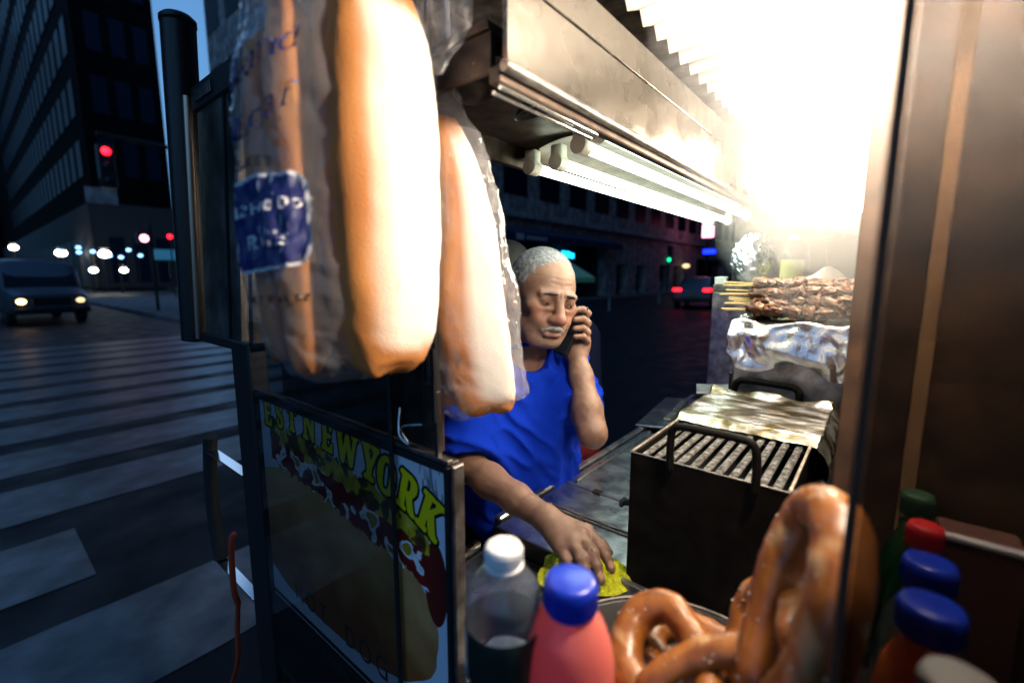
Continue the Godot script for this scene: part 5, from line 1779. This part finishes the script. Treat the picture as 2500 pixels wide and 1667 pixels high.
func vendor():
	var base = Vector3(-0.80, 0, -0.97)
	# joints
	var shR = Vector3(-0.815, 1.300, -0.82); var elR = Vector3(-0.735, 1.095, -0.735); var wrR = Vector3(-0.482, 1.068, -0.698)
	var shL = Vector3(-0.735, 1.300, -1.12); var elL = Vector3(-0.525, 1.165, -0.955); var wrL = Vector3(-0.616, 1.345, -1.022)
	var H = Vector3(-0.676, 1.495, -0.945)
	# head axes: forward, his left, up
	var F = Vector3(0.895, 0, 0.446).normalized()
	var hb = Basis(Vector3.UP.cross(F), Vector3.UP, F)
	hb = hb * Basis(Vector3.RIGHT, deg_to_rad(7)) * Basis(Vector3.BACK, deg_to_rad(-9))
	var body := Solid.new()
	# trunk (under the shirt), arms
	var ax = (shL - shR).normalized()
	var tb = Basis(ax, Vector3.UP, ax.cross(Vector3.UP)).orthonormalized()
	body.ell(Vector3(-0.79, 1.17, -0.97), Vector3(0.15, 0.2, 0.1), 0.05, false, tb)
	body.cap(shR, shL, 0.05, 0.05, 0.05)
	body.cap(Vector3(-0.76, 1.28, -0.965), H + hb * Vector3(0, -0.10, -0.03), 0.058, 0.055, 0.04)
	limb(body, [shR, elR], [0.047, 0.036], 0.02)
	limb(body, [elR, elR.lerp(wrR, 0.3), elR.lerp(wrR, 0.65), wrR], [0.035, 0.037, 0.031, 0.0245], 0.02)
	limb(body, [shL, elL], [0.045, 0.035], 0.02)
	limb(body, [elL, elL.lerp(wrL, 0.3), elL.lerp(wrL, 0.7), wrL], [0.032, 0.035, 0.029, 0.0245], 0.02)
	var skin_n = fast(61, 1.0, 3)
	var skin = func(p: Vector3):
		var w = skin_n.get_noise_3dv(p * 40.0)
		return Color(0.16, 0.084, 0.056).lerp(Color(0.22, 0.122, 0.084), clampf(0.5 + w, 0, 1))
	body.build(Vector3(-1.02, 0.94, -1.22), Vector3(-0.44, 1.46, -0.64), 0.0095, null, skin)
	hand_right(body, wrR, elR, skin)
	hand_left(body, wrL, elL, skin)
	head(body, H, hb, skin)
	var person = obj("person", body.into(base), M.skin)
	person.position = base
	tag(person, "grey haired man with a moustache and blue t-shirt, phone at his ear, wiping the counter", "person")
	head_parts(person, H - base, hb)
	# t-shirt: sleeves first, cut at their hems, then the trunk
	var s := Solid.new()
	var hemR = shR.lerp(elR, 0.90)
	s.cap(shL, shL.lerp(elL, 0.95), 0.066, 0.066, 0.03)
	plane(s, shL.lerp(elL, 0.72), (elL - shL), 0.004)
	s.cap(shR, elR.lerp(shR, -0.35), 0.068, 0.070, 0.02)
	plane(s, hemR, (elR - shR), 0.004)
	s.cap(shR + Vector3(0.0, -0.012, 0), shL + Vector3(0, -0.012, 0), 0.072, 0.07, 0.06)
	s.ell(Vector3(-0.785, 1.19, -0.97), Vector3(0.195, 0.2, 0.122), 0.08, false, tb)
	s.ell(Vector3(-0.765, 1.02, -0.965), Vector3(0.185, 0.2, 0.140), 0.1, false, tb)
	s.ell(Vector3(-0.775, 0.9, -0.97), Vector3(0.18, 0.12, 0.135), 0.1, false, tb)
	s.cap(Vector3(-0.765, 1.29, -0.965), H + hb * Vector3(0, -0.14, -0.04), 0.078, 0.066, 0.05)
	s.cap(H + hb * Vector3(0, -0.135, 0.0), H + hb * Vector3(0, 0.0, 0.03), 0.063, 0.07, 0.008, true)
	plane(s, Vector3(-0.722, 1.366, -0.955), Vector3(-0.25, 1, -0.06), 0.006)
	var fn = fast(71, 1.0, 2); var f2 = fast(72, 1.0, 3)
	var fold = func(p: Vector3):
		var c = Vector3(-0.785, p.y, -0.97)
		var d = (p - c)
		d.y = 0
		d = d.normalized()
		# long slanting folds from the shoulder and belly
		var q = Vector3(p.x * 4.0, p.y * 3.5 + p.z * 3.0, p.z * 9.0 - p.y * 6.5)
		var k = (1.0 - absf(fn.get_noise_3dv(q))) * 1.0
		var amt = 0.016 * (pow(k, 4.0) - 0.4) + 0.0025 * f2.get_noise_3dv(p * 18.0)
		if p.y > 1.34: amt *= 0.25
		return p + d * amt
	s.build(Vector3(-1.04, 0.86, -1.24), Vector3(-0.5, 1.44, -0.66), 0.0085, fold)
	var sh = obj("shirt", s.into(base), M.shirt_blue, person)
	# ribbed collar
	var col := MB.new()
	var ring = []
	var cn = Vector3(-0.25, 1, -0.06).normalized()
	var cx = cn.cross(Vector3(0, 0, 1)).normalized(); var cz = cx.cross(cn)
	for k in 33:
		var an = TAU * k / 32
		ring.append(Vector3(-0.716, 1.366, -0.953) - base + cx * cos(an) * 0.071 + cz * sin(an) * 0.069)
	col.rod(ring, 0.0055, 8, false)
	obj("collar", col, M.shirt_blue, sh)
	# trousers and shoes, hidden below the counter
	var tr := Solid.new()
	for sgn in [-1, 1]:
		var hip = Vector3(-0.80, 0.9, -0.97 + sgn * 0.09)
		tr.cap(hip, Vector3(-0.78, 0.5, -0.97 + sgn * 0.1), 0.105, 0.08, 0.03)
		tr.cap(Vector3(-0.78, 0.5, -0.97 + sgn * 0.1), Vector3(-0.81, 0.1, -0.97 + sgn * 0.11), 0.08, 0.065, 0.03)
	tr.build(Vector3(-0.95, 0.02, -1.2), Vector3(-0.64, 1.05, -0.74), 0.02)
	obj("trousers", tr.into(base), M.navy_cloth, person)
	for sgn in [-1, 1]:
		var sm := MB.new()
		sm.ball(Vector3(0.045, 0.045, sgn * 0.11), Vector3(0.13, 0.045, 0.048), 16, 10)
		obj("shoe", sm, M.rubber, person)
	# phone in his left hand: a thing of its own
	var ph = thing("mobile_phone", "black mobile phone held to the man's left ear", "phone", Vector3(-0.626, 1.408, -1.006))
	var up = (Vector3(-0.629, 1.460, -1.033) - Vector3(-0.648, 1.384, -1.004)).normalized()
	var nrm = (hb.x - up * hb.x.dot(up)).normalized()
	ph.basis = Basis(up.cross(nrm), up, nrm).orthonormalized()
	var pm := MB.new()
	pm.box(Vector3.ZERO, Vector3(0.066, 0.138, 0.009), 0.003)
	obj("case", pm, M.phone_black, ph)
	pm = MB.new()
	pm.box(Vector3(0, 0, -0.0052), Vector3(0.06, 0.128, 0.001), 0.0003)
	obj("screen_glass", pm, M.window_glass, ph)

func finger(s: Solid, p: Array, r: float):
	s.cap(p[0], p[1], r * 1.08, r * 1.0, 0.004)
	s.cap(p[1], p[2], r * 1.0, r * 0.9, 0.003)
	s.cap(p[2], p[3], r * 0.9, r * 0.74, 0.003)
	s.ell(p[1], Vector3.ONE * r * 1.1, 0.006)

func append(to: Solid, s: Solid):
	var n = to.verts.size()
	to.verts.append_array(s.verts)
	to.cols.append_array(s.cols)
	for i in s.idx:
		to.idx.append(i + n)

func hand_right(body: Solid, wr: Vector3, el: Vector3, skin: Callable):
	var s := Solid.new()
	s.cap(el.lerp(wr, 0.8), wr, 0.029, 0.0245, 0.012)
	var mcp = [Vector3(-0.402, 1.060, -0.720), Vector3(-0.398, 1.064, -0.692), Vector3(-0.405, 1.059, -0.671), Vector3(-0.421, 1.049, -0.657)]
	var pip = [Vector3(-0.361, 1.056, -0.698), Vector3(-0.361, 1.059, -0.668), Vector3(-0.371, 1.054, -0.648), Vector3(-0.398, 1.043, -0.643)]
	var tip = [Vector3(-0.334, 1.028, -0.690), Vector3(-0.335, 1.026, -0.652), Vector3(-0.349, 1.024, -0.634), Vector3(-0.384, 1.022, -0.632)]
	for i in 4:
		s.cap(wr, mcp[i], 0.021, 0.0128, 0.014)
		s.ell(mcp[i] + Vector3(0, 0.003, 0), Vector3.ONE * 0.0125, 0.008)
	s.ell((wr + mcp[1] + mcp[2]) / 3.0 + Vector3(0, -0.006, 0), Vector3(0.04, 0.018, 0.03), 0.02)
	for i in 4:
		var d = pip[i].lerp(tip[i], 0.52) + Vector3(0, 0.004, 0)
		finger(s, [mcp[i], pip[i], d, tip[i]], [0.0105, 0.0108, 0.0104, 0.0092][i])
		# tendon on the back of the hand
		s.cap(wr.lerp(mcp[i], 0.35) + Vector3(0, 0.012, 0), mcp[i] + Vector3(0, 0.008, 0), 0.003, 0.004, 0.008)
		# knuckle creases and a nail
		var dir = (d - pip[i]).normalized()
		for o in [-0.004, 0.0, 0.004]:
			s.ell(pip[i] + dir * o + Vector3(0, 0.0118, 0), Vector3(0.0012, 0.002, 0.008), 0.002, true, Basis(Vector3.UP, atan2(-dir.z, dir.x)))
	# thumb, tucked behind the index finger
	finger(s, [wr.lerp(mcp[0], 0.35) + Vector3(0, -0.01, -0.014), Vector3(-0.412, 1.034, -0.755), Vector3(-0.386, 1.026, -0.753), Vector3(-0.366, 1.02, -0.744)], 0.0108)
	var nails = []
	for i in 4:
		nails.append(pip[i].lerp(tip[i], 0.88) + Vector3(0.004, 0.008, 0.003))
	var paint = func(p: Vector3):
		var c: Color = skin.call(p) * 0.92
		for q in nails:
			if p.distance_to(q) < 0.0062:
				c = c.lerp(Color(0.5, 0.28, 0.2), 0.7)
		return c
	s.build(Vector3(-0.55, 0.99, -0.79), Vector3(-0.30, 1.11, -0.60), 0.003, null, paint)
	append(body, s)

func hand_left(body: Solid, wr: Vector3, el: Vector3, skin: Callable):
	var s := Solid.new()
	s.cap(el.lerp(wr, 0.85), wr, 0.027, 0.0245, 0.012)
	var f = HAND
	var palm = Vector3(0, 0, 0)
	for i in 4:
		palm += f[i][0] / 4.0
	for i in 4:
		s.cap(wr, f[i][0], 0.021, 0.013, 0.014)
	s.ell(wr.lerp(palm, 0.55), Vector3(0.03, 0.036, 0.024), 0.02)
	for i in 4:
		finger(s, f[i], [0.0098, 0.0102, 0.0098, 0.0088][i])
	finger(s, [wr.lerp(palm, 0.35) + Vector3(-0.012, 0.004, -0.008), THUMB[0].lerp(wr, 0.3), THUMB[0], THUMB[1]], 0.0105)
	s.build(Vector3(-0.71, 1.28, -1.12), Vector3(-0.54, 1.51, -0.95), 0.003, null, skin)
	append(body, s)

func head(body: Solid, H: Vector3, hb: Basis, skin: Callable):
	var s := Solid.new()
	s.ell(Vector3(0, 0.036, -0.018), Vector3(0.0745, 0.083, 0.094), 0.02)
	s.ell(Vector3(0, 0.008, 0.03), Vector3(0.0635, 0.085, 0.060), 0.03)
	s.ell(Vector3(0, -0.055, 0.026), Vector3(0.056, 0.056, 0.056), 0.03)
	s.ell(Vector3(0, -0.098, 0.062), Vector3(0.027, 0.019, 0.022), 0.03)
	s.cap(Vector3(0, -0.06, -0.03), Vector3(0.0, -0.17, -0.045), 0.055, 0.057, 0.03)
	for q in [-1.0, 1.0]:
		s.cap(Vector3(q * 0.058, -0.05, 0.0), Vector3(q * 0.03, -0.095, 0.05), 0.016, 0.018, 0.03)       # jaw line
		s.ell(Vector3(q * 0.047, -0.016, 0.062), Vector3(0.022, 0.016, 0.018), 0.025)                      # cheek bone
		s.ell(Vector3(q * 0.033, 0.002, 0.096), Vector3(0.0185, 0.0125, 0.015), 0.014, true)               # eye socket
		s.ell(Vector3(q * 0.033, 0.0015, 0.0785), Vector3(0.0155, 0.0125, 0.0125), 0.005)                 # lids
		s.cap(Vector3(q * 0.019, -0.001, 0.0905), Vector3(q * 0.045, -0.0025, 0.0845), 0.0012, 0.0012, 0.002, true)  # slit
		s.cap(Vector3(q * 0.016, -0.0165, 0.0885), Vector3(q * 0.044, -0.019, 0.0795), 0.0026, 0.0022, 0.006)   # bag under the eye
		s.cap(Vector3(q * 0.012, 0.021, 0.0905), Vector3(q * 0.047, 0.018, 0.0795), 0.0066, 0.006, 0.014)      # brow
		s.ell(Vector3(q * 0.0155, -0.040, 0.0985), Vector3(0.0095, 0.0085, 0.012), 0.008)                  # nostril wing
		s.ell(Vector3(q * 0.008, -0.0485, 0.106), Vector3(0.0045, 0.0035, 0.006), 0.003, true)
		s.cap(Vector3(q * 0.025, -0.036, 0.0925), Vector3(q * 0.040, -0.072, 0.0765), 0.0028, 0.002, 0.008, true)  # fold beside the mouth
		s.cap(Vector3(q * 0.038, -0.048, 0.072), Vector3(q * 0.044, -0.074, 0.052), 0.014, 0.012, 0.02)
		s.ell(Vector3(q * 0.0775, -0.004, -0.008), Vector3(0.009, 0.031, 0.0185), 0.006, false, Basis(Vector3.UP, q * 0.35) * Basis(Vector3.RIGHT, -0.2))
		s.ell(Vector3(q * 0.0865, -0.002, -0.004), Vector3(0.0055, 0.019, 0.0095), 0.004, true, Basis(Vector3.UP, q * 0.35))
		s.ell(Vector3(q * 0.076, -0.031, 0.001), Vector3(0.0065, 0.009, 0.008), 0.006)
	s.cap(Vector3(0, 0.012, 0.089), Vector3(0, -0.031, 0.108), 0.0085, 0.0125, 0.014)
	s.ell(Vector3(0, -0.037, 0.1105), Vector3(0.0135, 0.0115, 0.0125), 0.008)
	s.ell(Vector3(0, -0.062, 0.082), Vector3(0.032, 0.018, 0.018), 0.016)
	s.cap(Vector3(-0.022, -0.0705, 0.0965), Vector3(0.022, -0.0715, 0.0965), 0.0035, 0.0035, 0.004, true)
	s.cap(Vector3(-0.017, -0.0775, 0.091), Vector3(0.017, -0.0775, 0.091), 0.0065, 0.0065, 0.006)
	s.cap(Vector3(-0.016, -0.088, 0.0905), Vector3(0.016, -0.088, 0.0905), 0.003, 0.003, 0.008, true)
	for k in 3:
		var y = 0.043 + k * 0.0125
		for q in [-1.0, 1.0]:
			s.cap(Vector3(0, y - 0.001, 0.0925 - k * 0.003), Vector3(q * 0.030, y + 0.002, 0.083 - k * 0.003), 0.0016, 0.0012, 0.004, true)
	for q in [-1.0, 1.0]:
		s.cap(Vector3(q * 0.006, 0.012, 0.098), Vector3(q * 0.0055, 0.026, 0.097), 0.0012, 0.001, 0.004, true)
	var rn = fast(66, 1.0, 3)
	var paint = func(p: Vector3):
		var c: Color = skin.call(p)
		var w = rn.get_noise_3dv(p * 120.0)
		# ruddier cheeks and nose, darker lids, grey stubble on jaw and lip
		var red = exp(-pow(p.distance_to(Vector3(0, -0.036, 0.112)) / 0.022, 2.0)) + 0.7 * exp(-pow(Vector2(absf(p.x) - 0.045, p.y + 0.03).length() / 0.02, 2.0)) * (1.0 if p.z > 0.04 else 0.0)
		c = c.lerp(Color(0.36, 0.13, 0.08), clampf(red, 0, 1) * 0.5)
		if p.z > 0.0 and p.y < -0.05:
			c = c.lerp(Color(0.24, 0.17, 0.14), clampf(0.45 + w, 0, 0.6) * smoothstep(-0.045, -0.075, p.y))
		if absf(p.y + 0.0775) < 0.006 and absf(p.x) < 0.022 and p.z > 0.08:
			c = c.lerp(Color(0.24, 0.08, 0.065), 0.6)
		if Vector2(absf(p.x) - 0.032, (p.y + 0.002) * 1.4).length() < 0.016 and p.z > 0.05:
			c = c * 0.78
		if p.y > 0.06: c = c.lerp(Color(0.38, 0.21, 0.14), 0.25)
		return c
	var bend = func(p: Vector3): return H + hb * p
	s.build(Vector3(-0.1, -0.165, -0.125), Vector3(0.1, 0.13, 0.135), 0.003, bend, paint)
	append(body, s)

func head_parts(person, H: Vector3, hb: Basis):
	# short grey hair, thinning at the front
	var s := Solid.new()
	s.ell(Vector3(0, 0.037, -0.019), Vector3(0.0800, 0.0885, 0.0995), 0.02)
	s.ell(Vector3(0, -0.03, -0.05), Vector3(0.066, 0.06, 0.062), 0.03)
	s.ell(Vector3(0, 0.008, 0.096), Vector3(0.060, 0.078, 0.062), 0.012, true)
	s.ell(Vector3(0, -0.05, 0.072), Vector3(0.12, 0.085, 0.058), 0.012, true)
	for q in [-1.0, 1.0]:
		s.ell(Vector3(q * 0.086, -0.008, -0.002), Vector3(0.02, 0.036, 0.024), 0.006, true)
	plane(s, Vector3(0, -0.062, -0.05), Vector3(0, -1, 0.25), 0.01)
	var n = fast(81, 1.0, 3)
	var paint = func(p: Vector3):
		var w = n.get_noise_3dv(Vector3(p.x * 160.0, p.y * 60.0, p.z * 60.0))
		var c = Color(0.05, 0.05, 0.056).lerp(Color(0.25, 0.25, 0.27), clampf(0.5 + w * 0.9, 0, 1))
		return c.lerp(Color(0.4, 0.4, 0.42), clampf((p.z - 0.0) * 8.0, 0, 0.45))
	var bend = func(p: Vector3):
		var d = (p - Vector3(0, 0.03, -0.02)).normalized()
		return H + hb * (p + d * (0.0022 * n.get_noise_3dv(p * 190.0) + 0.002 * n.get_noise_3dv(p * 60.0)))
	s.build(Vector3(-0.1, -0.10, -0.14), Vector3(0.1, 0.14, 0.1), 0.003, bend, paint)
	obj("hair", s.into(), M.hair_grey, person)
	strands(s, person, hb, 5200, 0.0075, Color(0.05, 0.05, 0.055), Color(0.42, 0.42, 0.44), hb * Vector3(0, -0.5, -0.7))
	var m := Solid.new()
	for q in [-1.0, 1.0]:
		m.cap(Vector3(q * 0.004, -0.0585, 0.102), Vector3(q * 0.029, -0.0665, 0.0885), 0.006, 0.0036, 0.004)
	var bend2 = func(p: Vector3): return H + hb * (p + Vector3(0, 0, 1) * 0.002 * n.get_noise_3dv(p * 260.0))
	var pale = func(p: Vector3): return Color(0.2, 0.19, 0.18).lerp(Color(0.5, 0.49, 0.47), clampf(0.5 + n.get_noise_3dv(p * 300.0), 0, 1))
	m.build(Vector3(-0.045, -0.085, 0.07), Vector3(0.045, -0.045, 0.12), 0.002, bend2, pale)
	obj("moustache", m.into(), M.hair_grey, person)
	strands(m, person, hb, 700, 0.006, Color(0.22, 0.21, 0.2), Color(0.62, 0.61, 0.6), hb * Vector3(0, -1.2, 0.2))
	for q in [-1.0, 1.0]:
		var b := Solid.new()
		b.cap(Vector3(q * 0.014, 0.0205, 0.0985), Vector3(q * 0.031, 0.0205, 0.0945), 0.0026, 0.003, 0.003)
		b.cap(Vector3(q * 0.031, 0.0195, 0.0945), Vector3(q * 0.049, 0.016, 0.083), 0.003, 0.002, 0.003)
		var dk = func(_p): return Color(0.035, 0.026, 0.023)
		b.build(Vector3(-0.06, 0.01, 0.07), Vector3(0.06, 0.032, 0.108), 0.002, bend2, dk)
		obj("eyebrow", b.into(), M.hair_grey, person)
		var e := MB.new()
		e.ball(H + hb * Vector3(q * 0.033, -0.0015, 0.0795), Vector3(0.0105, 0.0098, 0.0100), 16, 10, hb)
		var eye = obj("eye", e, M.eye_white, person)
		e = MB.new()
		e.ball(H + hb * Vector3(q * 0.033 + 0.0015, -0.0035, 0.0862), Vector3(0.0048, 0.0044, 0.0040), 12, 8, hb)
		obj("iris", e, M.iris, eye)

func strands(s: Solid, person, hb: Basis, count: int, length: float, dark: Color, light: Color, lean: Vector3):
	# separate short hairs standing on the hair's surface, as slim tapering blades
	var r := RandomNumberGenerator.new()
	r.seed = count
	var b := MB.new()
	for i in count:
		var k = r.randi() % s.verts.size()
		var p = s.verts[k]; var n = s.norms[k]
		var d = (n * 0.7 + lean * 0.6 + Vector3(r.randf() - 0.5, r.randf() - 0.5, r.randf() - 0.5) * 0.7).normalized()
		var w = d.cross(Vector3(r.randf() - 0.5, r.randf() - 0.5, r.randf() - 0.5)).normalized() * 0.00045
		b.col = dark.lerp(light, r.randf())
		var tip = p + d * length * r.randf_range(0.6, 1.2)
		b.tri(p - w - n * 0.001, p + w - n * 0.001, tip, w.cross(d))
	obj("hair_strands", b, M.hair_grey, person).set_meta("kind", "stuff")

func bystander():
	var base = Vector3(-0.93, 0, -1.36)
	var s := Solid.new()
	var H = Vector3(-0.985, 1.545, -1.235)
	s.ell(H + Vector3(0, 0.03, 0), Vector3(0.085, 0.09, 0.08), 0.02)
	s.ell(H + Vector3(-0.03, -0.05, 0.0), Vector3(0.06, 0.07, 0.058), 0.03)
	s.cap(H + Vector3(-0.095, -0.02, 0), H + Vector3(-0.11, -0.04, 0), 0.011, 0.013, 0.02)
	for q in [-1.0, 1.0]:
		s.ell(H + Vector3(0.005, -0.005, q * 0.08), Vector3(0.018, 0.03, 0.009), 0.006)
	s.cap(H + Vector3(0, -0.08, 0), Vector3(-0.95, 1.36, -1.30), 0.055, 0.06, 0.03)
	s.cap(Vector3(-1.03, 1.33, -1.20), Vector3(-0.83, 1.33, -1.47), 0.05, 0.05, 0.04)
	s.cap(Vector3(-0.93, 1.25, -1.34), Vector3(-0.93, 1.0, -1.36), 0.1, 0.1, 0.05)
	limb(s, [Vector3(-0.80, 1.31, -1.47), Vector3(-0.75, 1.08, -1.42), Vector3(-0.74, 0.85, -1.35)], [0.045, 0.036, 0.026], 0.02)
	limb(s, [Vector3(-1.06, 1.31, -1.18), Vector3(-1.1, 1.07, -1.2), Vector3(-1.05, 0.86, -1.22)], [0.045, 0.036, 0.026], 0.02)
	for hd in [[Vector3(-0.74, 0.85, -1.35), Vector3(0.02, -0.07, 0.03)], [Vector3(-1.05, 0.86, -1.22), Vector3(0.02, -0.07, 0.0)]]:
		for i in 4:
			var a = hd[0] + hd[1] + Vector3(0, 0, (i - 1.5) * 0.019)
			s.cap(hd[0], a, 0.022, 0.013, 0.012)
			s.cap(a, a + Vector3(0.012, -0.05 + absf(i - 1.3) * 0.008, 0), 0.0095, 0.008, 0.004)
		s.cap(hd[0] + Vector3(0.01, -0.03, 0.02), hd[0] + Vector3(0.05, -0.08, 0.03), 0.011, 0.009, 0.006)
	var tan_ = func(_p): return Color(0.30, 0.15, 0.085)
	s.build(Vector3(-1.2, 0.68, -1.56), Vector3(-0.66, 1.66, -1.08), 0.01, null, tan_)
	var o = obj("person", s.into(base), M.skin)
	o.position = base + Vector3(-0.075, 0, -0.02)
	tag(o, "second person in a navy top standing half hidden behind the older man", "person")
	var c := Solid.new()
	c.cap(Vector3(-0.80, 1.31, -1.47), Vector3(-0.755, 1.10, -1.425), 0.068, 0.062, 0.03)
	c.cap(Vector3(-1.06, 1.31, -1.18), Vector3(-1.1, 1.1, -1.2), 0.065, 0.06, 0.03)
	c.cap(Vector3(-1.03, 1.325, -1.20), Vector3(-0.83, 1.325, -1.47), 0.068, 0.068, 0.05)
	var tb = Basis(Vector3(0.6, 0, -0.8), Vector3.UP, Vector3(0.8, 0, 0.6))
	c.ell(Vector3(-0.93, 1.15, -1.35), Vector3(0.2, 0.24, 0.13), 0.08, false, tb)
	c.build(Vector3(-1.24, 0.86, -1.62), Vector3(-0.62, 1.45, -1.06), 0.014)
	obj("top", c.into(base), M.navy_cloth, o)
	var t := Solid.new()
	for q in [-1, 1]:
		var hip = Vector3(-0.93, 0.92, -1.36) + Vector3(0.6, 0, -0.8) * 0.085 * q
		t.cap(hip + Vector3(0, 0.06, 0), hip - Vector3(0, 0.45, 0), 0.11, 0.085, 0.03)
		t.cap(hip - Vector3(0, 0.45, 0), hip - Vector3(0, 0.84, 0), 0.085, 0.068, 0.03)
	t.build(Vector3(-1.15, 0.02, -1.6), Vector3(-0.7, 1.12, -1.12), 0.02)
	obj("trousers", t.into(base), M.tan_cloth, o)
	for q in [-1, 1]:
		var sm := MB.new()
		sm.ball(Vector3(0.6, 0, -0.8) * 0.085 * q + Vector3(-0.04, 0.045, 0), Vector3(0.13, 0.045, 0.05), 14, 8)
		obj("shoe", sm, M.rubber, o)
	var hair := MB.new()
	hair.ball(H - base + Vector3(0.012, 0.045, 0), Vector3(0.086, 0.085, 0.084), 18, 12)
	obj("hair", hair, M.rubber, o)
	# red bag carried at the hip
	var b = thing("shoulder_bag", "red cloth bag at the hip of the second person, behind the man's elbow", "bag", Vector3(-0.755, 0.93, -1.31), 0.6)
	var m := MB.new()
	m.ball(Vector3(0, 0.1, 0), Vector3(0.075, 0.11, 0.045), 18, 12)
	obj("pouch", m, M.red_cloth, b)
	m = MB.new()
	m.rod(spline([Vector3(-0.05, 0.17, 0), Vector3(-0.06, 0.3, -0.02), Vector3(-0.1, 0.47, -0.06)], 6), 0.008, 6)
	obj("strap", m, M.red_cloth, b)
